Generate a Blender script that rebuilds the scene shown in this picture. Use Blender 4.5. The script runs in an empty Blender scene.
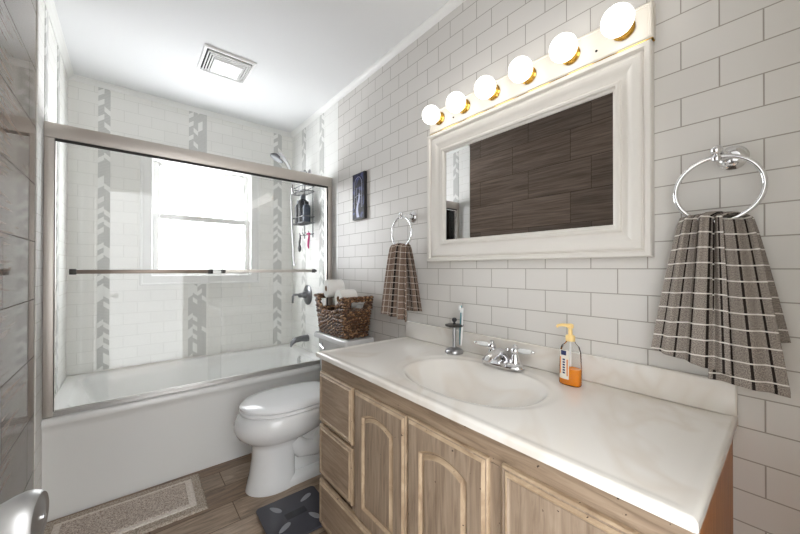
import bpy, bmesh, math, random
from mathutils import Vector, Matrix
PI = math.pi
random.seed(7)
SC = bpy.context.scene
COL = SC.collection

# ------------------------------------------------------------------ camera
F_PX, TH, CAM_X, CAM_Z, PITCH, ROLL = 327.1, 0.6942, -1.2197, 1.209, 0.0052, 0.0011
W, YB, ZC, YT = 1.535, 3.0947, 2.5057, 2.2855          # room width, window wall, ceiling, shower door line
cam_d = bpy.data.cameras.new('camera'); cam = bpy.data.objects.new('camera', cam_d); COL.objects.link(cam)
cam_d.sensor_width = 36; cam_d.sensor_fit = 'HORIZONTAL'; cam_d.lens = F_PX / 800 * 36
cam_d.clip_start = 0.02; cam_d.clip_end = 50
f0 = Vector((math.sin(TH), math.cos(TH), 0)); r0 = Vector((math.cos(TH), -math.sin(TH), 0)); z0 = Vector((0, 0, 1))
fw = f0 * math.cos(PITCH) + z0 * math.sin(PITCH); u0 = z0 * math.cos(PITCH) - f0 * math.sin(PITCH)
rt = r0 * math.cos(ROLL) + u0 * math.sin(ROLL); up = u0 * math.cos(ROLL) - r0 * math.sin(ROLL)
cam.matrix_world = Matrix(((rt.x, up.x, -fw.x, CAM_X), (rt.y, up.y, -fw.y, 0), (rt.z, up.z, -fw.z, CAM_Z), (0, 0, 0, 1)))
SC.camera = cam
# ------------------------------------------------------------------ light
EXPOSURE = 1.42
GLOBE_E, FAN_E, PANE_E = 1.55, 0.6, 5.8
HALL_LOW, HALL_HIGH = 1.75, 3.0
SC.view_settings.view_transform = 'Standard'; SC.view_settings.look = 'None'
SC.view_settings.gamma = 1; SC.view_settings.use_curve_mapping = False; SC.view_settings.exposure = EXPOSURE
wd = bpy.data.worlds.new('world'); SC.world = wd; wd.use_nodes = True
wn_ = wd.node_tree                                                       # light from beyond the open doorway, brighter from overhead
tc_ = wn_.nodes.new('ShaderNodeTexCoord'); sx_ = wn_.nodes.new('ShaderNodeSeparateXYZ'); mr_ = wn_.nodes.new('ShaderNodeMapRange')
wn_.links.new(tc_.outputs['Generated'], sx_.inputs[0]); wn_.links.new(sx_.outputs[2], mr_.inputs[0])
for i_, v_ in ((1, 0.2), (2, 0.6), (3, HALL_LOW), (4, HALL_HIGH)): mr_.inputs[i_].default_value = v_
wn_.nodes['Background'].inputs[0].default_value = (0.965, 0.985, 1.0, 1)
wn_.links.new(mr_.outputs[0], wn_.nodes['Background'].inputs[1])
SC.cycles.max_bounces = 14; SC.cycles.diffuse_bounces = 8; SC.cycles.glossy_bounces = 6
SC.cycles.transparent_max_bounces = 24; SC.cycles.transmission_bounces = 8
SC.cycles.caustics_reflective = False; SC.cycles.caustics_refractive = False; SC.cycles.sample_clamp_indirect = 6

# ------------------------------------------------------------------ materials
def lin(c):
    return tuple(((v / 255) / 12.92 if v / 255 <= 0.04045 else ((v / 255 + 0.055) / 1.055) ** 2.4) for v in c) + (1,)
def new_mat(name):
    m = bpy.data.materials.new(name); m.use_nodes = True
    nt = m.node_tree; return m, nt, nt.nodes['Principled BSDF']
def N(nt, t, **kw):
    n = nt.nodes.new(t)
    for k, v in kw.items():
        if k[0] == 'i' and k[1:].isdigit(): n.inputs[int(k[1:])].default_value = v
        else: setattr(n, k, v)
    return n
def M(name, rgb, rough=0.5, metal=0.0, spec=None, coat=0, bump=0, bscale=40, var=0, vscale=6, trans=0, ior=1.45):
    m, nt, b = new_mat(name)
    b.inputs['Base Color'].default_value = lin(rgb); b.inputs['Roughness'].default_value = rough
    b.inputs['Metallic'].default_value = metal; b.inputs['IOR'].default_value = ior
    if spec is not None: b.inputs['Specular IOR Level'].default_value = spec
    if coat: b.inputs['Coat Weight'].default_value = coat; b.inputs['Coat Roughness'].default_value = 0.08
    if trans: b.inputs['Transmission Weight'].default_value = trans
    tc = N(nt, 'ShaderNodeTexCoord')
    if bump:
        n = N(nt, 'ShaderNodeTexNoise'); n.inputs['Scale'].default_value = bscale; n.inputs['Detail'].default_value = 4
        nt.links.new(tc.outputs['Object'], n.inputs['Vector'])
        bp = N(nt, 'ShaderNodeBump'); bp.inputs['Strength'].default_value = bump; bp.inputs['Distance'].default_value = 0.01
        nt.links.new(n.outputs['Fac'], bp.inputs['Height']); nt.links.new(bp.outputs[0], b.inputs['Normal'])
    if var:
        n = N(nt, 'ShaderNodeTexNoise'); n.inputs['Scale'].default_value = vscale; n.inputs['Detail'].default_value = 5
        nt.links.new(tc.outputs['Object'], n.inputs['Vector'])
        r = N(nt, 'ShaderNodeValToRGB')
        r.color_ramp.elements[0].position = 0.3; r.color_ramp.elements[1].position = 0.7
        r.color_ramp.elements[0].color = lin([max(0, c * (1 - var)) for c in rgb]); r.color_ramp.elements[1].color = lin([min(255, c * (1 + var)) for c in rgb])
        nt.links.new(n.outputs['Fac'], r.inputs[0]); nt.links.new(r.outputs[0], b.inputs['Base Color'])
    return m
def math_node(nt, op, a, b=None, c=None):
    n = N(nt, 'ShaderNodeMath', operation=op)
    for i, v in enumerate((a, b, c)):
        if v is None: continue
        if isinstance(v, (int, float)): n.inputs[i].default_value = v
        else: nt.links.new(v, n.inputs[i])
    return n.outputs[0]
def pos_uv(nt, ax, ou, ov):
    """world position as (u, v): ax = 'yz', 'xz' or 'xy'"""
    g = N(nt, 'ShaderNodeNewGeometry'); s = N(nt, 'ShaderNodeSeparateXYZ'); nt.links.new(g.outputs['Position'], s.inputs[0])
    o = {'x': 0, 'y': 1, 'z': 2}
    u = math_node(nt, 'SUBTRACT', s.outputs[o[ax[0]]], ou); v = math_node(nt, 'SUBTRACT', s.outputs[o[ax[1]]], ov)
    c = N(nt, 'ShaderNodeCombineXYZ'); nt.links.new(u, c.inputs[0]); nt.links.new(v, c.inputs[1])
    return u, v, c.outputs[0]
def brick_mat(name, ax, ou, ov, bw, rh, c1, c2, cm, rough=0.2, mortar=0.0016, bump=0.5, grain=None, offset=0.5, wob=0.05, spec=None, ior=None):
    if ior is None: ior = 1.5
    m, nt, b = new_mat(name)
    u, v, vec = pos_uv(nt, ax, ou, ov)
    br = N(nt, 'ShaderNodeTexBrick'); br.offset = offset; br.offset_frequency = 2; br.squash = 1
    nt.links.new(vec, br.inputs['Vector'])
    br.inputs['Scale'].default_value = 1; br.inputs['Mortar Size'].default_value = mortar; br.inputs['Mortar Smooth'].default_value = 0.1
    br.inputs['Bias'].default_value = 0; br.inputs['Brick Width'].default_value = bw; br.inputs['Row Height'].default_value = rh
    br.inputs['Color1'].default_value = lin(c1); br.inputs['Color2'].default_value = lin(c2); br.inputs['Mortar'].default_value = lin(cm)
    col = br.outputs['Color']
    if grain:
        mp = N(nt, 'ShaderNodeMapping'); mp.inputs['Scale'].default_value = grain[0]; nt.links.new(vec, mp.inputs['Vector'])
        # each tile has its own stretch of grain
        ad = N(nt, 'ShaderNodeVectorMath', operation='ADD'); nt.links.new(mp.outputs[0], ad.inputs[0])
        br2 = N(nt, 'ShaderNodeTexBrick'); br2.offset = offset; nt.links.new(vec, br2.inputs['Vector'])
        for k, vv in (('Scale', 1), ('Mortar Size', 0), ('Brick Width', bw), ('Row Height', rh)): br2.inputs[k].default_value = vv
        br2.inputs['Color1'].default_value = (0, 0, 0, 1); br2.inputs['Color2'].default_value = (9, 5, 3, 1)
        nt.links.new(br2.outputs['Color'], ad.inputs[1])
        n = N(nt, 'ShaderNodeTexNoise'); n.inputs['Scale'].default_value = 1; n.inputs['Detail'].default_value = 7; n.inputs['Roughness'].default_value = 0.65
        n.inputs['Distortion'].default_value = grain[3]
        nt.links.new(ad.outputs[0], n.inputs['Vector'])
        r = N(nt, 'ShaderNodeValToRGB'); r.color_ramp.elements[0].position = 0.36; r.color_ramp.elements[1].position = 0.66
        r.color_ramp.elements[0].color = (grain[1],) * 3 + (1,); r.color_ramp.elements[1].color = (grain[2],) * 3 + (1,)
        nt.links.new(n.outputs['Fac'], r.inputs[0])
        mx = N(nt, 'ShaderNodeMix', data_type='RGBA', blend_type='MULTIPLY'); mx.inputs[0].default_value = 1
        nt.links.new(col, mx.inputs[6]); nt.links.new(r.outputs[0], mx.inputs[7]); col = mx.outputs[2]
    nt.links.new(col, b.inputs['Base Color'])
    b.inputs['Roughness'].default_value = rough; b.inputs['IOR'].default_value = ior
    inv = math_node(nt, 'SUBTRACT', 1.0, br.outputs['Fac'])
    n2 = N(nt, 'ShaderNodeTexNoise'); n2.inputs['Scale'].default_value = 9; nt.links.new(vec, n2.inputs['Vector'])
    h = math_node(nt, 'MULTIPLY_ADD', n2.outputs['Fac'], wob, inv)
    bp = N(nt, 'ShaderNodeBump'); bp.inputs['Strength'].default_value = bump; bp.inputs['Distance'].default_value = 0.002
    nt.links.new(h, bp.inputs['Height']); nt.links.new(bp.outputs[0], b.inputs['Normal'])
    df = N(nt, 'ShaderNodeBsdfDiffuse'); df.inputs[0].default_value = lin(cm)   # the grout has no glaze
    ms = N(nt, 'ShaderNodeMixShader'); nt.links.new(br.outputs['Fac'], ms.inputs[0]); nt.links.new(b.outputs[0], ms.inputs[1]); nt.links.new(df.outputs[0], ms.inputs[2])
    nt.links.new(ms.outputs[0], nt.nodes['Material Output'].inputs[0])
    return m
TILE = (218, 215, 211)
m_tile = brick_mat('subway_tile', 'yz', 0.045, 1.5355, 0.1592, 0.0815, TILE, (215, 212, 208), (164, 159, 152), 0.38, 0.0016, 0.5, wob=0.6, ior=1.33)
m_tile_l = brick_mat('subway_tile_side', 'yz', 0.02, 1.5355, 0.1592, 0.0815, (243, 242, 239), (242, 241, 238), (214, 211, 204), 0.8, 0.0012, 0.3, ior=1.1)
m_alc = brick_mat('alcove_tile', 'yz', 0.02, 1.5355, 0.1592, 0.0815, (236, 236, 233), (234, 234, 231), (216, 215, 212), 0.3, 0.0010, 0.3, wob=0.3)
m_alcb = brick_mat('alcove_tile_back', 'xz', 0.03, 1.5355, 0.1592, 0.0815, (236, 235, 231), (233, 232, 228), (214, 213, 208), 0.42, 0.0011, 0.3, wob=0.2)
m_dark = brick_mat('dark_wood_tile', 'yz', 1.144, 1.83, 0.515, 0.252, (126, 111, 100), (108, 97, 89), (58, 50, 45), 0.06, 0.0017, 0.12,
                   grain=((2.5, 60, 1), 0.60, 1.2, 0.5), offset=0.30, wob=0.05, ior=1.24)
m_floor = brick_mat('plank_floor_tile', 'xy', -0.797, 1.705 - 0.16, 0.92, 0.16, (166, 146, 126), (134, 110, 90), (116, 102, 90), 0.36, 0.0022, 0.4,
                    grain=((5, 38, 1), 0.55, 1.22, 1.2), offset=0.37, wob=0.3)
m_ceil = M('ceiling_paint', (226, 227, 228), 0.85)
m_trim = M('white_trim_paint', (234, 234, 232), 0.4)
m_hall = M('hall_paint', (215, 210, 200), 0.8)
m_porc = M('white_porcelain', (226, 227, 227), 0.12, coat=0.5)
m_tub = M('tub_enamel', (234, 234, 232), 0.25, coat=0.2)
m_nick = M('brushed_nickel', (214, 207, 200), 0.5, 1.0)
m_fix = M('dark_brushed_steel', (118, 119, 122), 0.3, 1.0)
m_track = M('satin_track', (206, 203, 200), 0.45, 1.0)
m_nickb = M('bronzed_nickel', (140, 128, 118), 0.4, 1.0)
m_nickd = M('dark_nickel', (66, 64, 62), 0.4, 0.8)
m_chrome = M('chrome', (226, 226, 228), 0.07, 1.0)
m_steel = M('satin_steel', (172, 172, 174), 0.28, 1.0)
m_gask = M('dark_gasket', (52, 50, 48), 0.6)
m_blackp = M('black_plastic', (34, 36, 42), 0.35)
m_greyp = M('grey_plastic', (110, 116, 124), 0.35)
m_brass = M('polished_brass', (214, 168, 78), 0.16, 1.0)
m_whitep = M('white_plastic', (232, 232, 231), 0.35)
m_frame = M('white_mirror_frame_paint', (223, 219, 213), 0.35)
m_bar = M('cream_enamel_plate', (214, 208, 198), 0.35)
m_mirror = M('mirror_silver', (222, 222, 222), 0.01, 1.0)
m_counter = None
m_lid = M('toilet_seat_plastic', (236, 237, 238), 0.18)
m_paper = M('tissue_paper', (236, 234, 230), 0.95, bump=0.15, bscale=120)
m_card = M('brown_card', (140, 112, 86), 0.9)
m_pink = M('pink_plastic', (206, 30, 120), 0.35)
m_teal = M('teal_plastic', (92, 150, 160), 0.4)
m_bristle = M('white_bristle', (235, 238, 238), 0.7)
m_oak = None

def thin_glass(name, tint, ior=1.45, rough=0.0, base=0.0):
    """clear sheet: light passes straight through, Fresnel reflection on each face"""
    m, nt, b = new_mat(name); nt.nodes.remove(b)
    out = nt.nodes['Material Output']
    t = N(nt, 'ShaderNodeBsdfTransparent'); t.inputs[0].default_value = tint
    g = N(nt, 'ShaderNodeBsdfGlossy'); g.inputs['Roughness'].default_value = rough
    fr = N(nt, 'ShaderNodeFresnel'); fr.inputs[0].default_value = ior
    fac = math_node(nt, 'ADD', fr.outputs[0], base)
    mx = N(nt, 'ShaderNodeMixShader')
    nt.links.new(fac, mx.inputs[0]); nt.links.new(t.outputs[0], mx.inputs[1]); nt.links.new(g.outputs[0], mx.inputs[2])
    nt.links.new(mx.outputs[0], out.inputs[0]); return m
m_glass = thin_glass('door_glass', (0.99, 0.992, 0.99, 1))
m_glass_edge = M('glass_edge', (196, 208, 204), 0.2)
m_bottle = thin_glass('clear_bottle_plastic', (0.985, 0.985, 0.98, 1), 1.22)

def emit(name, rgb, e):
    m, nt, b = new_mat(name)
    b.inputs['Base Color'].default_value = lin(rgb); b.inputs['Roughness'].default_value = 0.3
    b.inputs['Emission Color'].default_value = lin(rgb); b.inputs['Emission Strength'].default_value = e
    return m
m_globe = emit('lit_globe', (255, 252, 247), GLOBE_E)
m_fan = emit('lit_diffuser', (255, 252, 246), FAN_E)
m_pane = emit('frosted_daylight_pane', (249, 252, 255), PANE_E)

def oak(name, c1, c2, c3, axis_scale, rough=0.5, flecks=True):
    m, nt, b = new_mat(name)
    tc = N(nt, 'ShaderNodeTexCoord')
    mp = N(nt, 'ShaderNodeMapping'); mp.inputs['Scale'].default_value = axis_scale
    nt.links.new(tc.outputs['Object'], mp.inputs['Vector'])
    n = N(nt, 'ShaderNodeTexNoise'); n.inputs['Scale'].default_value = 1; n.inputs['Detail'].default_value = 7; n.inputs['Roughness'].default_value = 0.6; n.inputs['Distortion'].default_value = 0.8
    nt.links.new(mp.outputs[0], n.inputs['Vector'])
    r = N(nt, 'ShaderNodeValToRGB'); e = r.color_ramp.elements
    e[0].position = 0.3; e[0].color = lin(c1); e[1].position = 0.72; e[1].color = lin(c3); x = e.new(0.5); x.color = lin(c2)
    nt.links.new(n.outputs['Fac'], r.inputs[0]); col = r.outputs[0]
    if flecks:                                              # small dark nicks of the distressed finish
        n2 = N(nt, 'ShaderNodeTexNoise'); n2.inputs['Scale'].default_value = 70; n2.inputs['Detail'].default_value = 2
        nt.links.new(tc.outputs['Object'], n2.inputs['Vector'])
        f = math_node(nt, 'GREATER_THAN', n2.outputs['Fac'], 0.745)
        mx = N(nt, 'ShaderNodeMix', data_type='RGBA'); nt.links.new(f, mx.inputs[0]); nt.links.new(col, mx.inputs[6]); mx.inputs[7].default_value = lin((64, 46, 34)); col = mx.outputs[2]
    nt.links.new(col, b.inputs['Base Color']); b.inputs['Roughness'].default_value = rough
    bp = N(nt, 'ShaderNodeBump'); bp.inputs['Strength'].default_value = 0.25; bp.inputs['Distance'].default_value = 0.002
    nt.links.new(n.outputs['Fac'], bp.inputs['Height']); nt.links.new(bp.outputs[0], b.inputs['Normal'])
    return m
m_oakv = oak('greyed_oak', (118, 101, 84), (145, 127, 109), (166, 149, 130), (60, 60, 5))
m_oakh = oak('greyed_oak_horizontal', (122, 104, 85), (150, 130, 110), (170, 151, 130), (60, 5, 60))
m_worn = oak('worn_oak_edge', (142, 119, 95), (168, 146, 120), (192, 171, 144), (40, 12, 12))
m_side = oak('orange_oak_veneer', (136, 84, 34), (168, 106, 48), (186, 126, 66), (70, 70, 4), 0.4, False)

def counter_mat():
    m, nt, b = new_mat('cultured_marble')
    tc = N(nt, 'ShaderNodeTexCoord')
    n = N(nt, 'ShaderNodeTexNoise'); n.inputs['Scale'].default_value = 2.2; n.inputs['Detail'].default_value = 2.5; n.inputs['Distortion'].default_value = 1.8
    nt.links.new(tc.outputs['Object'], n.inputs['Vector'])
    r = N(nt, 'ShaderNodeValToRGB'); e = r.color_ramp.elements
    base = lin((224, 220, 214))
    e[0].position = 0.0; e[0].color = base; e[1].position = 1; e[1].color = lin((227, 223, 217))
    for p, c in ((0.50, (224, 220, 214)), (0.585, (217, 210, 201)), (0.68, (224, 220, 214))):
        x = e.new(p); x.color = lin(c)
    nt.links.new(n.outputs['Fac'], r.inputs[0]); nt.links.new(r.outputs[0], b.inputs['Base Color'])
    b.inputs['Roughness'].default_value = 0.2; b.inputs['Coat Weight'].default_value = 0.3; b.inputs['Coat Roughness'].default_value = 0.1
    return m
m_counter = counter_mat()

def mosaic_mat(name, ax, ou, cw):
    """columns of slanted marble chips, mostly grey with fine ribs, some white"""
    m, nt, b = new_mat(name)
    u, v, vec = pos_uv(nt, ax, ou, 0.0)
    cu = math_node(nt, 'DIVIDE', u, cw); ci = math_node(nt, 'FLOOR', cu); fr = math_node(nt, 'SUBTRACT', cu, ci)
    par = math_node(nt, 'MODULO', math_node(nt, 'ADD', ci, 40.0), 2.0)
    sgn = math_node(nt, 'MULTIPLY_ADD', par, 2.0, -1.0)
    sl = math_node(nt, 'MULTIPLY', math_node(nt, 'MULTIPLY', fr, sgn), cw * 0.8)
    vv = math_node(nt, 'ADD', math_node(nt, 'ADD', v, sl), math_node(nt, 'MULTIPLY', ci, 0.137))
    ri = math_node(nt, 'DIVIDE', vv, 0.036); rf = math_node(nt, 'FLOOR', ri); rr = math_node(nt, 'SUBTRACT', ri, rf)
    cb = N(nt, 'ShaderNodeCombineXYZ'); nt.links.new(ci, cb.inputs[0]); nt.links.new(rf, cb.inputs[1])
    wn = N(nt, 'ShaderNodeTexWhiteNoise'); wn.noise_dimensions = '2D'; nt.links.new(cb.outputs[0], wn.inputs['Vector'])
    white = math_node(nt, 'GREATER_THAN', wn.outputs['Value'], 0.7)
    rib = math_node(nt, 'GREATER_THAN', math_node(nt, 'FRACT', math_node(nt, 'MULTIPLY', v, 95.0)), 0.72)
    g = N(nt, 'ShaderNodeMix', data_type='RGBA'); nt.links.new(rib, g.inputs[0]); g.inputs[6].default_value = lin((196, 196, 193)); g.inputs[7].default_value = lin((214, 214, 211))
    mx = N(nt, 'ShaderNodeMix', data_type='RGBA'); nt.links.new(white, mx.inputs[0]); nt.links.new(g.outputs[2], mx.inputs[6]); mx.inputs[7].default_value = lin((236, 236, 233))
    nt.links.new(mx.outputs[2], b.inputs['Base Color']); b.inputs['Roughness'].default_value = 0.3
    return m

def towel_mat(name, base1, base2, wx, wy, bw, bx, white):
    """woven cloth: heather ground, dark warp stripes and white cross lines laid by the cloth's own UV (metres)"""
    m, nt, b = new_mat(name)
    uv = N(nt, 'ShaderNodeUVMap'); s = N(nt, 'ShaderNodeSeparateXYZ'); nt.links.new(uv.outputs[0], s.inputs[0])
    n = N(nt, 'ShaderNodeTexNoise'); n.inputs['Scale'].default_value = 420; n.inputs['Detail'].default_value = 3; nt.links.new(uv.outputs[0], n.inputs['Vector'])
    r = N(nt, 'ShaderNodeValToRGB'); r.color_ramp.elements[0].position = 0.35; r.color_ramp.elements[1].position = 0.65
    r.color_ramp.elements[0].color = lin(base1); r.color_ramp.elements[1].color = lin(base2); nt.links.new(n.outputs['Fac'], r.inputs[0])
    def stripe(o, period, width, off=0.0):
        f = math_node(nt, 'FRACT', math_node(nt, 'ADD', math_node(nt, 'DIVIDE', o, period), 50.0 + off))
        return math_node(nt, 'LESS_THAN', f, width / period)
    d = stripe(s.outputs[0], bx, bw)
    mx = N(nt, 'ShaderNodeMix', data_type='RGBA'); nt.links.new(d, mx.inputs[0]); nt.links.new(r.outputs[0], mx.inputs[6]); mx.inputs[7].default_value = lin((44, 38, 36))
    col = mx.outputs[2]
    lines = [stripe(s.outputs[1], wy, 0.0032)]
    if wx: lines.append(stripe(s.outputs[0], wx, 0.0024, 0.5))
    for l in lines:
        mx = N(nt, 'ShaderNodeMix', data_type='RGBA'); nt.links.new(l, mx.inputs[0]); nt.links.new(col, mx.inputs[6]); mx.inputs[7].default_value = lin(white); col = mx.outputs[2]
    nt.links.new(col, b.inputs['Base Color']); b.inputs['Roughness'].default_value = 0.95; b.inputs['Specular IOR Level'].default_value = 0.1
    bp = N(nt, 'ShaderNodeBump'); bp.inputs['Strength'].default_value = 0.3; bp.inputs['Distance'].default_value = 0.001
    nt.links.new(n.outputs['Fac'], bp.inputs['Height']); nt.links.new(bp.outputs[0], b.inputs['Normal'])
    return m
m_towel_a = towel_mat('grey_check_cloth', (106, 98, 92), (170, 161, 153), 0, 0.0385, 0.0062, 0.041, (222, 217, 210))
m_towel_b = towel_mat('brown_check_cloth', (98, 82, 72), (146, 126, 112), 0.028, 0.033, 0.012, 0.056, (194, 184, 174))

# ------------------------------------------------------------------ mesh helpers
def box(bm, lo, hi, bev=0.0, seg=2, mi=0):
    lo, hi = [min(a, b) for a, b in zip(lo, hi)], [max(a, b) for a, b in zip(lo, hi)]
    vs = [bm.verts.new((x, y, z)) for x in (lo[0], hi[0]) for y in (lo[1], hi[1]) for z in (lo[2], hi[2])]
    fs = [bm.faces.new([vs[i] for i in q]) for q in ((0, 1, 3, 2), (4, 6, 7, 5), (0, 4, 5, 1), (2, 3, 7, 6), (0, 2, 6, 4), (1, 5, 7, 3))]
    for f in fs: f.material_index = mi
    if bev:
        es = list({e for f in fs for e in f.edges})
        r = bmesh.ops.bevel(bm, geom=es, offset=bev, segments=seg, profile=0.5, affect='EDGES')
        for f in r['faces']: f.material_index = mi
    return bm
def frame_of(d):
    d = d.normalized(); a = Vector((0, 0, 1)) if abs(d.z) < 0.9 else Vector((1, 0, 0))
    x = a.cross(d).normalized(); return x, d.cross(x).normalized()
def tube(bm, pts, r, seg=10, cap=True, closed=False, mi=0):
    pts = [Vector(p) for p in pts]; n = len(pts); rr = r if isinstance(r, (list, tuple)) else [r] * n
    rings = []; x = None
    for i, p in enumerate(pts):
        if closed: d = pts[(i + 1) % n] - pts[i - 1]
        else: d = (pts[min(i + 1, n - 1)] - pts[max(i - 1, 0)])
        d.normalize()
        if x is None: x, y = frame_of(d)
        else:
            x = (x - d * x.dot(d)); x.normalize(); y = d.cross(x)
        rings.append([bm.verts.new(p + (x * math.cos(2 * PI * k / seg) + y * math.sin(2 * PI * k / seg)) * rr[i]) for k in range(seg)])
    for i in range(n if closed else n - 1):
        a, b = rings[i], rings[(i + 1) % n]
        sh = 0
        if closed and i == n - 1:
            sh = min(range(seg), key=lambda s: sum((a[k].co - b[(k + s) % seg].co).length for k in range(0, seg, 3)))
        for k in range(seg):
            f = bm.faces.new((a[k], a[(k + 1) % seg], b[(k + 1 + sh) % seg], b[(k + sh) % seg])); f.material_index = mi
    if cap and not closed:
        f = bm.faces.new(rings[0][::-1]); f.material_index = mi; f = bm.faces.new(rings[-1]); f.material_index = mi
    return bm
def lathe(bm, prof, org=(0, 0, 0), axis=(0, 0, 1), seg=32, mi=0, cap=True):
    """prof = [(radius, height along axis)]"""
    o = Vector(org); d = Vector(axis).normalized(); x, y = frame_of(d); rings = []
    for r, h in prof:
        if r < 1e-6: rings.append([bm.verts.new(o + d * h)])
        else: rings.append([bm.verts.new(o + d * h + (x * math.cos(2 * PI * k / seg) + y * math.sin(2 * PI * k / seg)) * r) for k in range(seg)])
    for a, b in zip(rings, rings[1:]):
        if len(a) == 1 and len(b) == 1: continue
        for k in range(seg):
            k2 = (k + 1) % seg
            if len(a) == 1: f = bm.faces.new((a[0], b[k2], b[k]))
            elif len(b) == 1: f = bm.faces.new((a[k], a[k2], b[0]))
            else: f = bm.faces.new((a[k], a[k2], b[k2], b[k]))
            f.material_index = mi
    if cap:
        for rg, rv in ((rings[0], True), (rings[-1], False)):
            if len(rg) > 1: f = bm.faces.new(rg[::-1] if rv else rg); f.material_index = mi
    return bm
def loft(bm, loops, cap0=True, cap1=True, mi=0):
    rings = [[bm.verts.new(p) for p in l] for l in loops]
    for a, b in zip(rings, rings[1:]):
        n = len(a)
        for k in range(n):
            f = bm.faces.new((a[k], a[(k + 1) % n], b[(k + 1) % n], b[k])); f.material_index = mi
    if cap0: f = bm.faces.new(rings[0][::-1]); f.material_index = mi
    if cap1: f = bm.faces.new(rings[-1]); f.material_index = mi
    return bm
def ball(bm, c, r, seg=24, mi=0, sc=(1, 1, 1)):
    res = bmesh.ops.create_uvsphere(bm, u_segments=seg, v_segments=seg // 2, radius=1)
    for v in res['verts']: v.co = Vector((v.co.x * r * sc[0] + c[0], v.co.y * r * sc[1] + c[1], v.co.z * r * sc[2] + c[2]))
    for f in {f for v in res['verts'] for f in v.link_faces}: f.material_index = mi
    return bm
def torus(bm, c, R, r, normal, seg=48, sseg=10, mi=0):
    x, y = frame_of(Vector(normal)); c = Vector(c)
    return tube(bm, [c + x * R * math.cos(2 * PI * k / seg) + y * R * math.sin(2 * PI * k / seg) for k in range(seg)], r, sseg, closed=True, mi=mi)
def BM(): return bmesh.new()
def obj(name, bm, mats, parent=None, smooth=True, angle=40, label=None):
    if smooth:
        for f in bm.faces: f.smooth = True
    bmesh.ops.recalc_face_normals(bm, faces=bm.faces[:])
    if smooth:
        lim = math.radians(angle)
        for e in bm.edges:
            if len(e.link_faces) == 2: e.smooth = e.calc_face_angle(0) < lim
    if parent is not None:
        bm.transform(parent['_inv'] if False else INV[parent.name])
    me = bpy.data.meshes.new(name); bm.to_mesh(me); bm.free()
    for m in (mats if isinstance(mats, (list, tuple)) else [mats]): me.materials.append(m)
    o = bpy.data.objects.new(name, me); COL.objects.link(o)
    if parent is not None:
        o.parent = parent
    INV[o.name] = INV[parent.name] if parent is not None else Matrix.Identity(4)
    if label: o['label'] = label
    return o
INV = {}
def thing(name, label, cat, loc=(0, 0, 0), group=None, kind=None):
    o = bpy.data.objects.new(name, None); COL.objects.link(o); o.location = loc; o.empty_display_size = 0.05
    INV[o.name] = Matrix.Translation(loc).inverted()
    if label: o['label'] = label
    if cat: o['category'] = cat
    if group: o['group'] = group
    if kind: o['kind'] = kind
    return o
def tag(o, label, cat, group=None, kind=None):
    o['label'] = label; o['category'] = cat
    if group: o['group'] = group
    if kind: o['kind'] = kind
    return o
def struct(name, bm, mats, smooth=False):
    o = obj(name, bm, mats, None, smooth); o['kind'] = 'structure'; return o
def smoothstep(a, b, x):
    t = max(0.0, min(1.0, (x - a) / (b - a))); return t * t * (3 - 2 * t)

# polar loft: nested star-shaped outlines round one centre, for doors and panels
def poly_r(poly, ang):
    dx, dy = math.cos(ang), math.sin(ang); best = None
    for (x1, y1), (x2, y2) in zip(poly, poly[1:] + poly[:1]):
        ex, ey = x2 - x1, y2 - y1; den = dx * ey - dy * ex
        if abs(den) < 1e-12: continue
        t = (x1 * ey - y1 * ex) / den; s = (x1 * dy - y1 * dx) / den
        if t > 0 and -1e-6 <= s <= 1 + 1e-6: best = t if best is None else max(best, t)
    return best
def rect(w, h): return [(-w / 2, -h / 2), (w / 2, -h / 2), (w / 2, h / 2), (-w / 2, h / 2)]
def arch(w, h, rise, n=24):
    """rectangle whose top edge is a low arch"""
    p = [(-w / 2, -h / 2), (w / 2, -h / 2), (w / 2, h / 2 - rise)]
    for k in range(1, n): 
        t = k / n; p.append((w / 2 - w * t, h / 2 - rise + rise * (1 - (2 * t - 1) ** 2)))
    return p + [(-w / 2, h / 2 - rise)]
def polar_panel(bm, cy, cz, x_front, loops):
    """loops = [(polygon, depth behind the front, material)]; faces the -x side"""
    angs = {round(2 * PI * k / 72 - PI, 6) for k in range(72)}
    for poly, d, mi in loops:
        for (x, y) in poly: angs.add(round(math.atan2(y, x), 6))
    angs = sorted(angs); rings = []
    for poly, d, mi in loops:
        rings.append([bm.verts.new((x_front + d, cy + poly_r(poly, a) * math.cos(a), cz + poly_r(poly, a) * math.sin(a))) for a in angs])
    n = len(angs)
    for i in range(len(loops) - 1):
        for k in range(n):
            f = bm.faces.new((rings[i][k], rings[i][(k + 1) % n], rings[i + 1][(k + 1) % n], rings[i + 1][k])); f.material_index = loops[i + 1][2]
    bm.faces.new(rings[0]).material_index = 0
    bm.faces.new(rings[-1]).material_index = loops[-1][2] if loops[-1][2] == 0 else 0
    return bm

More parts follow.
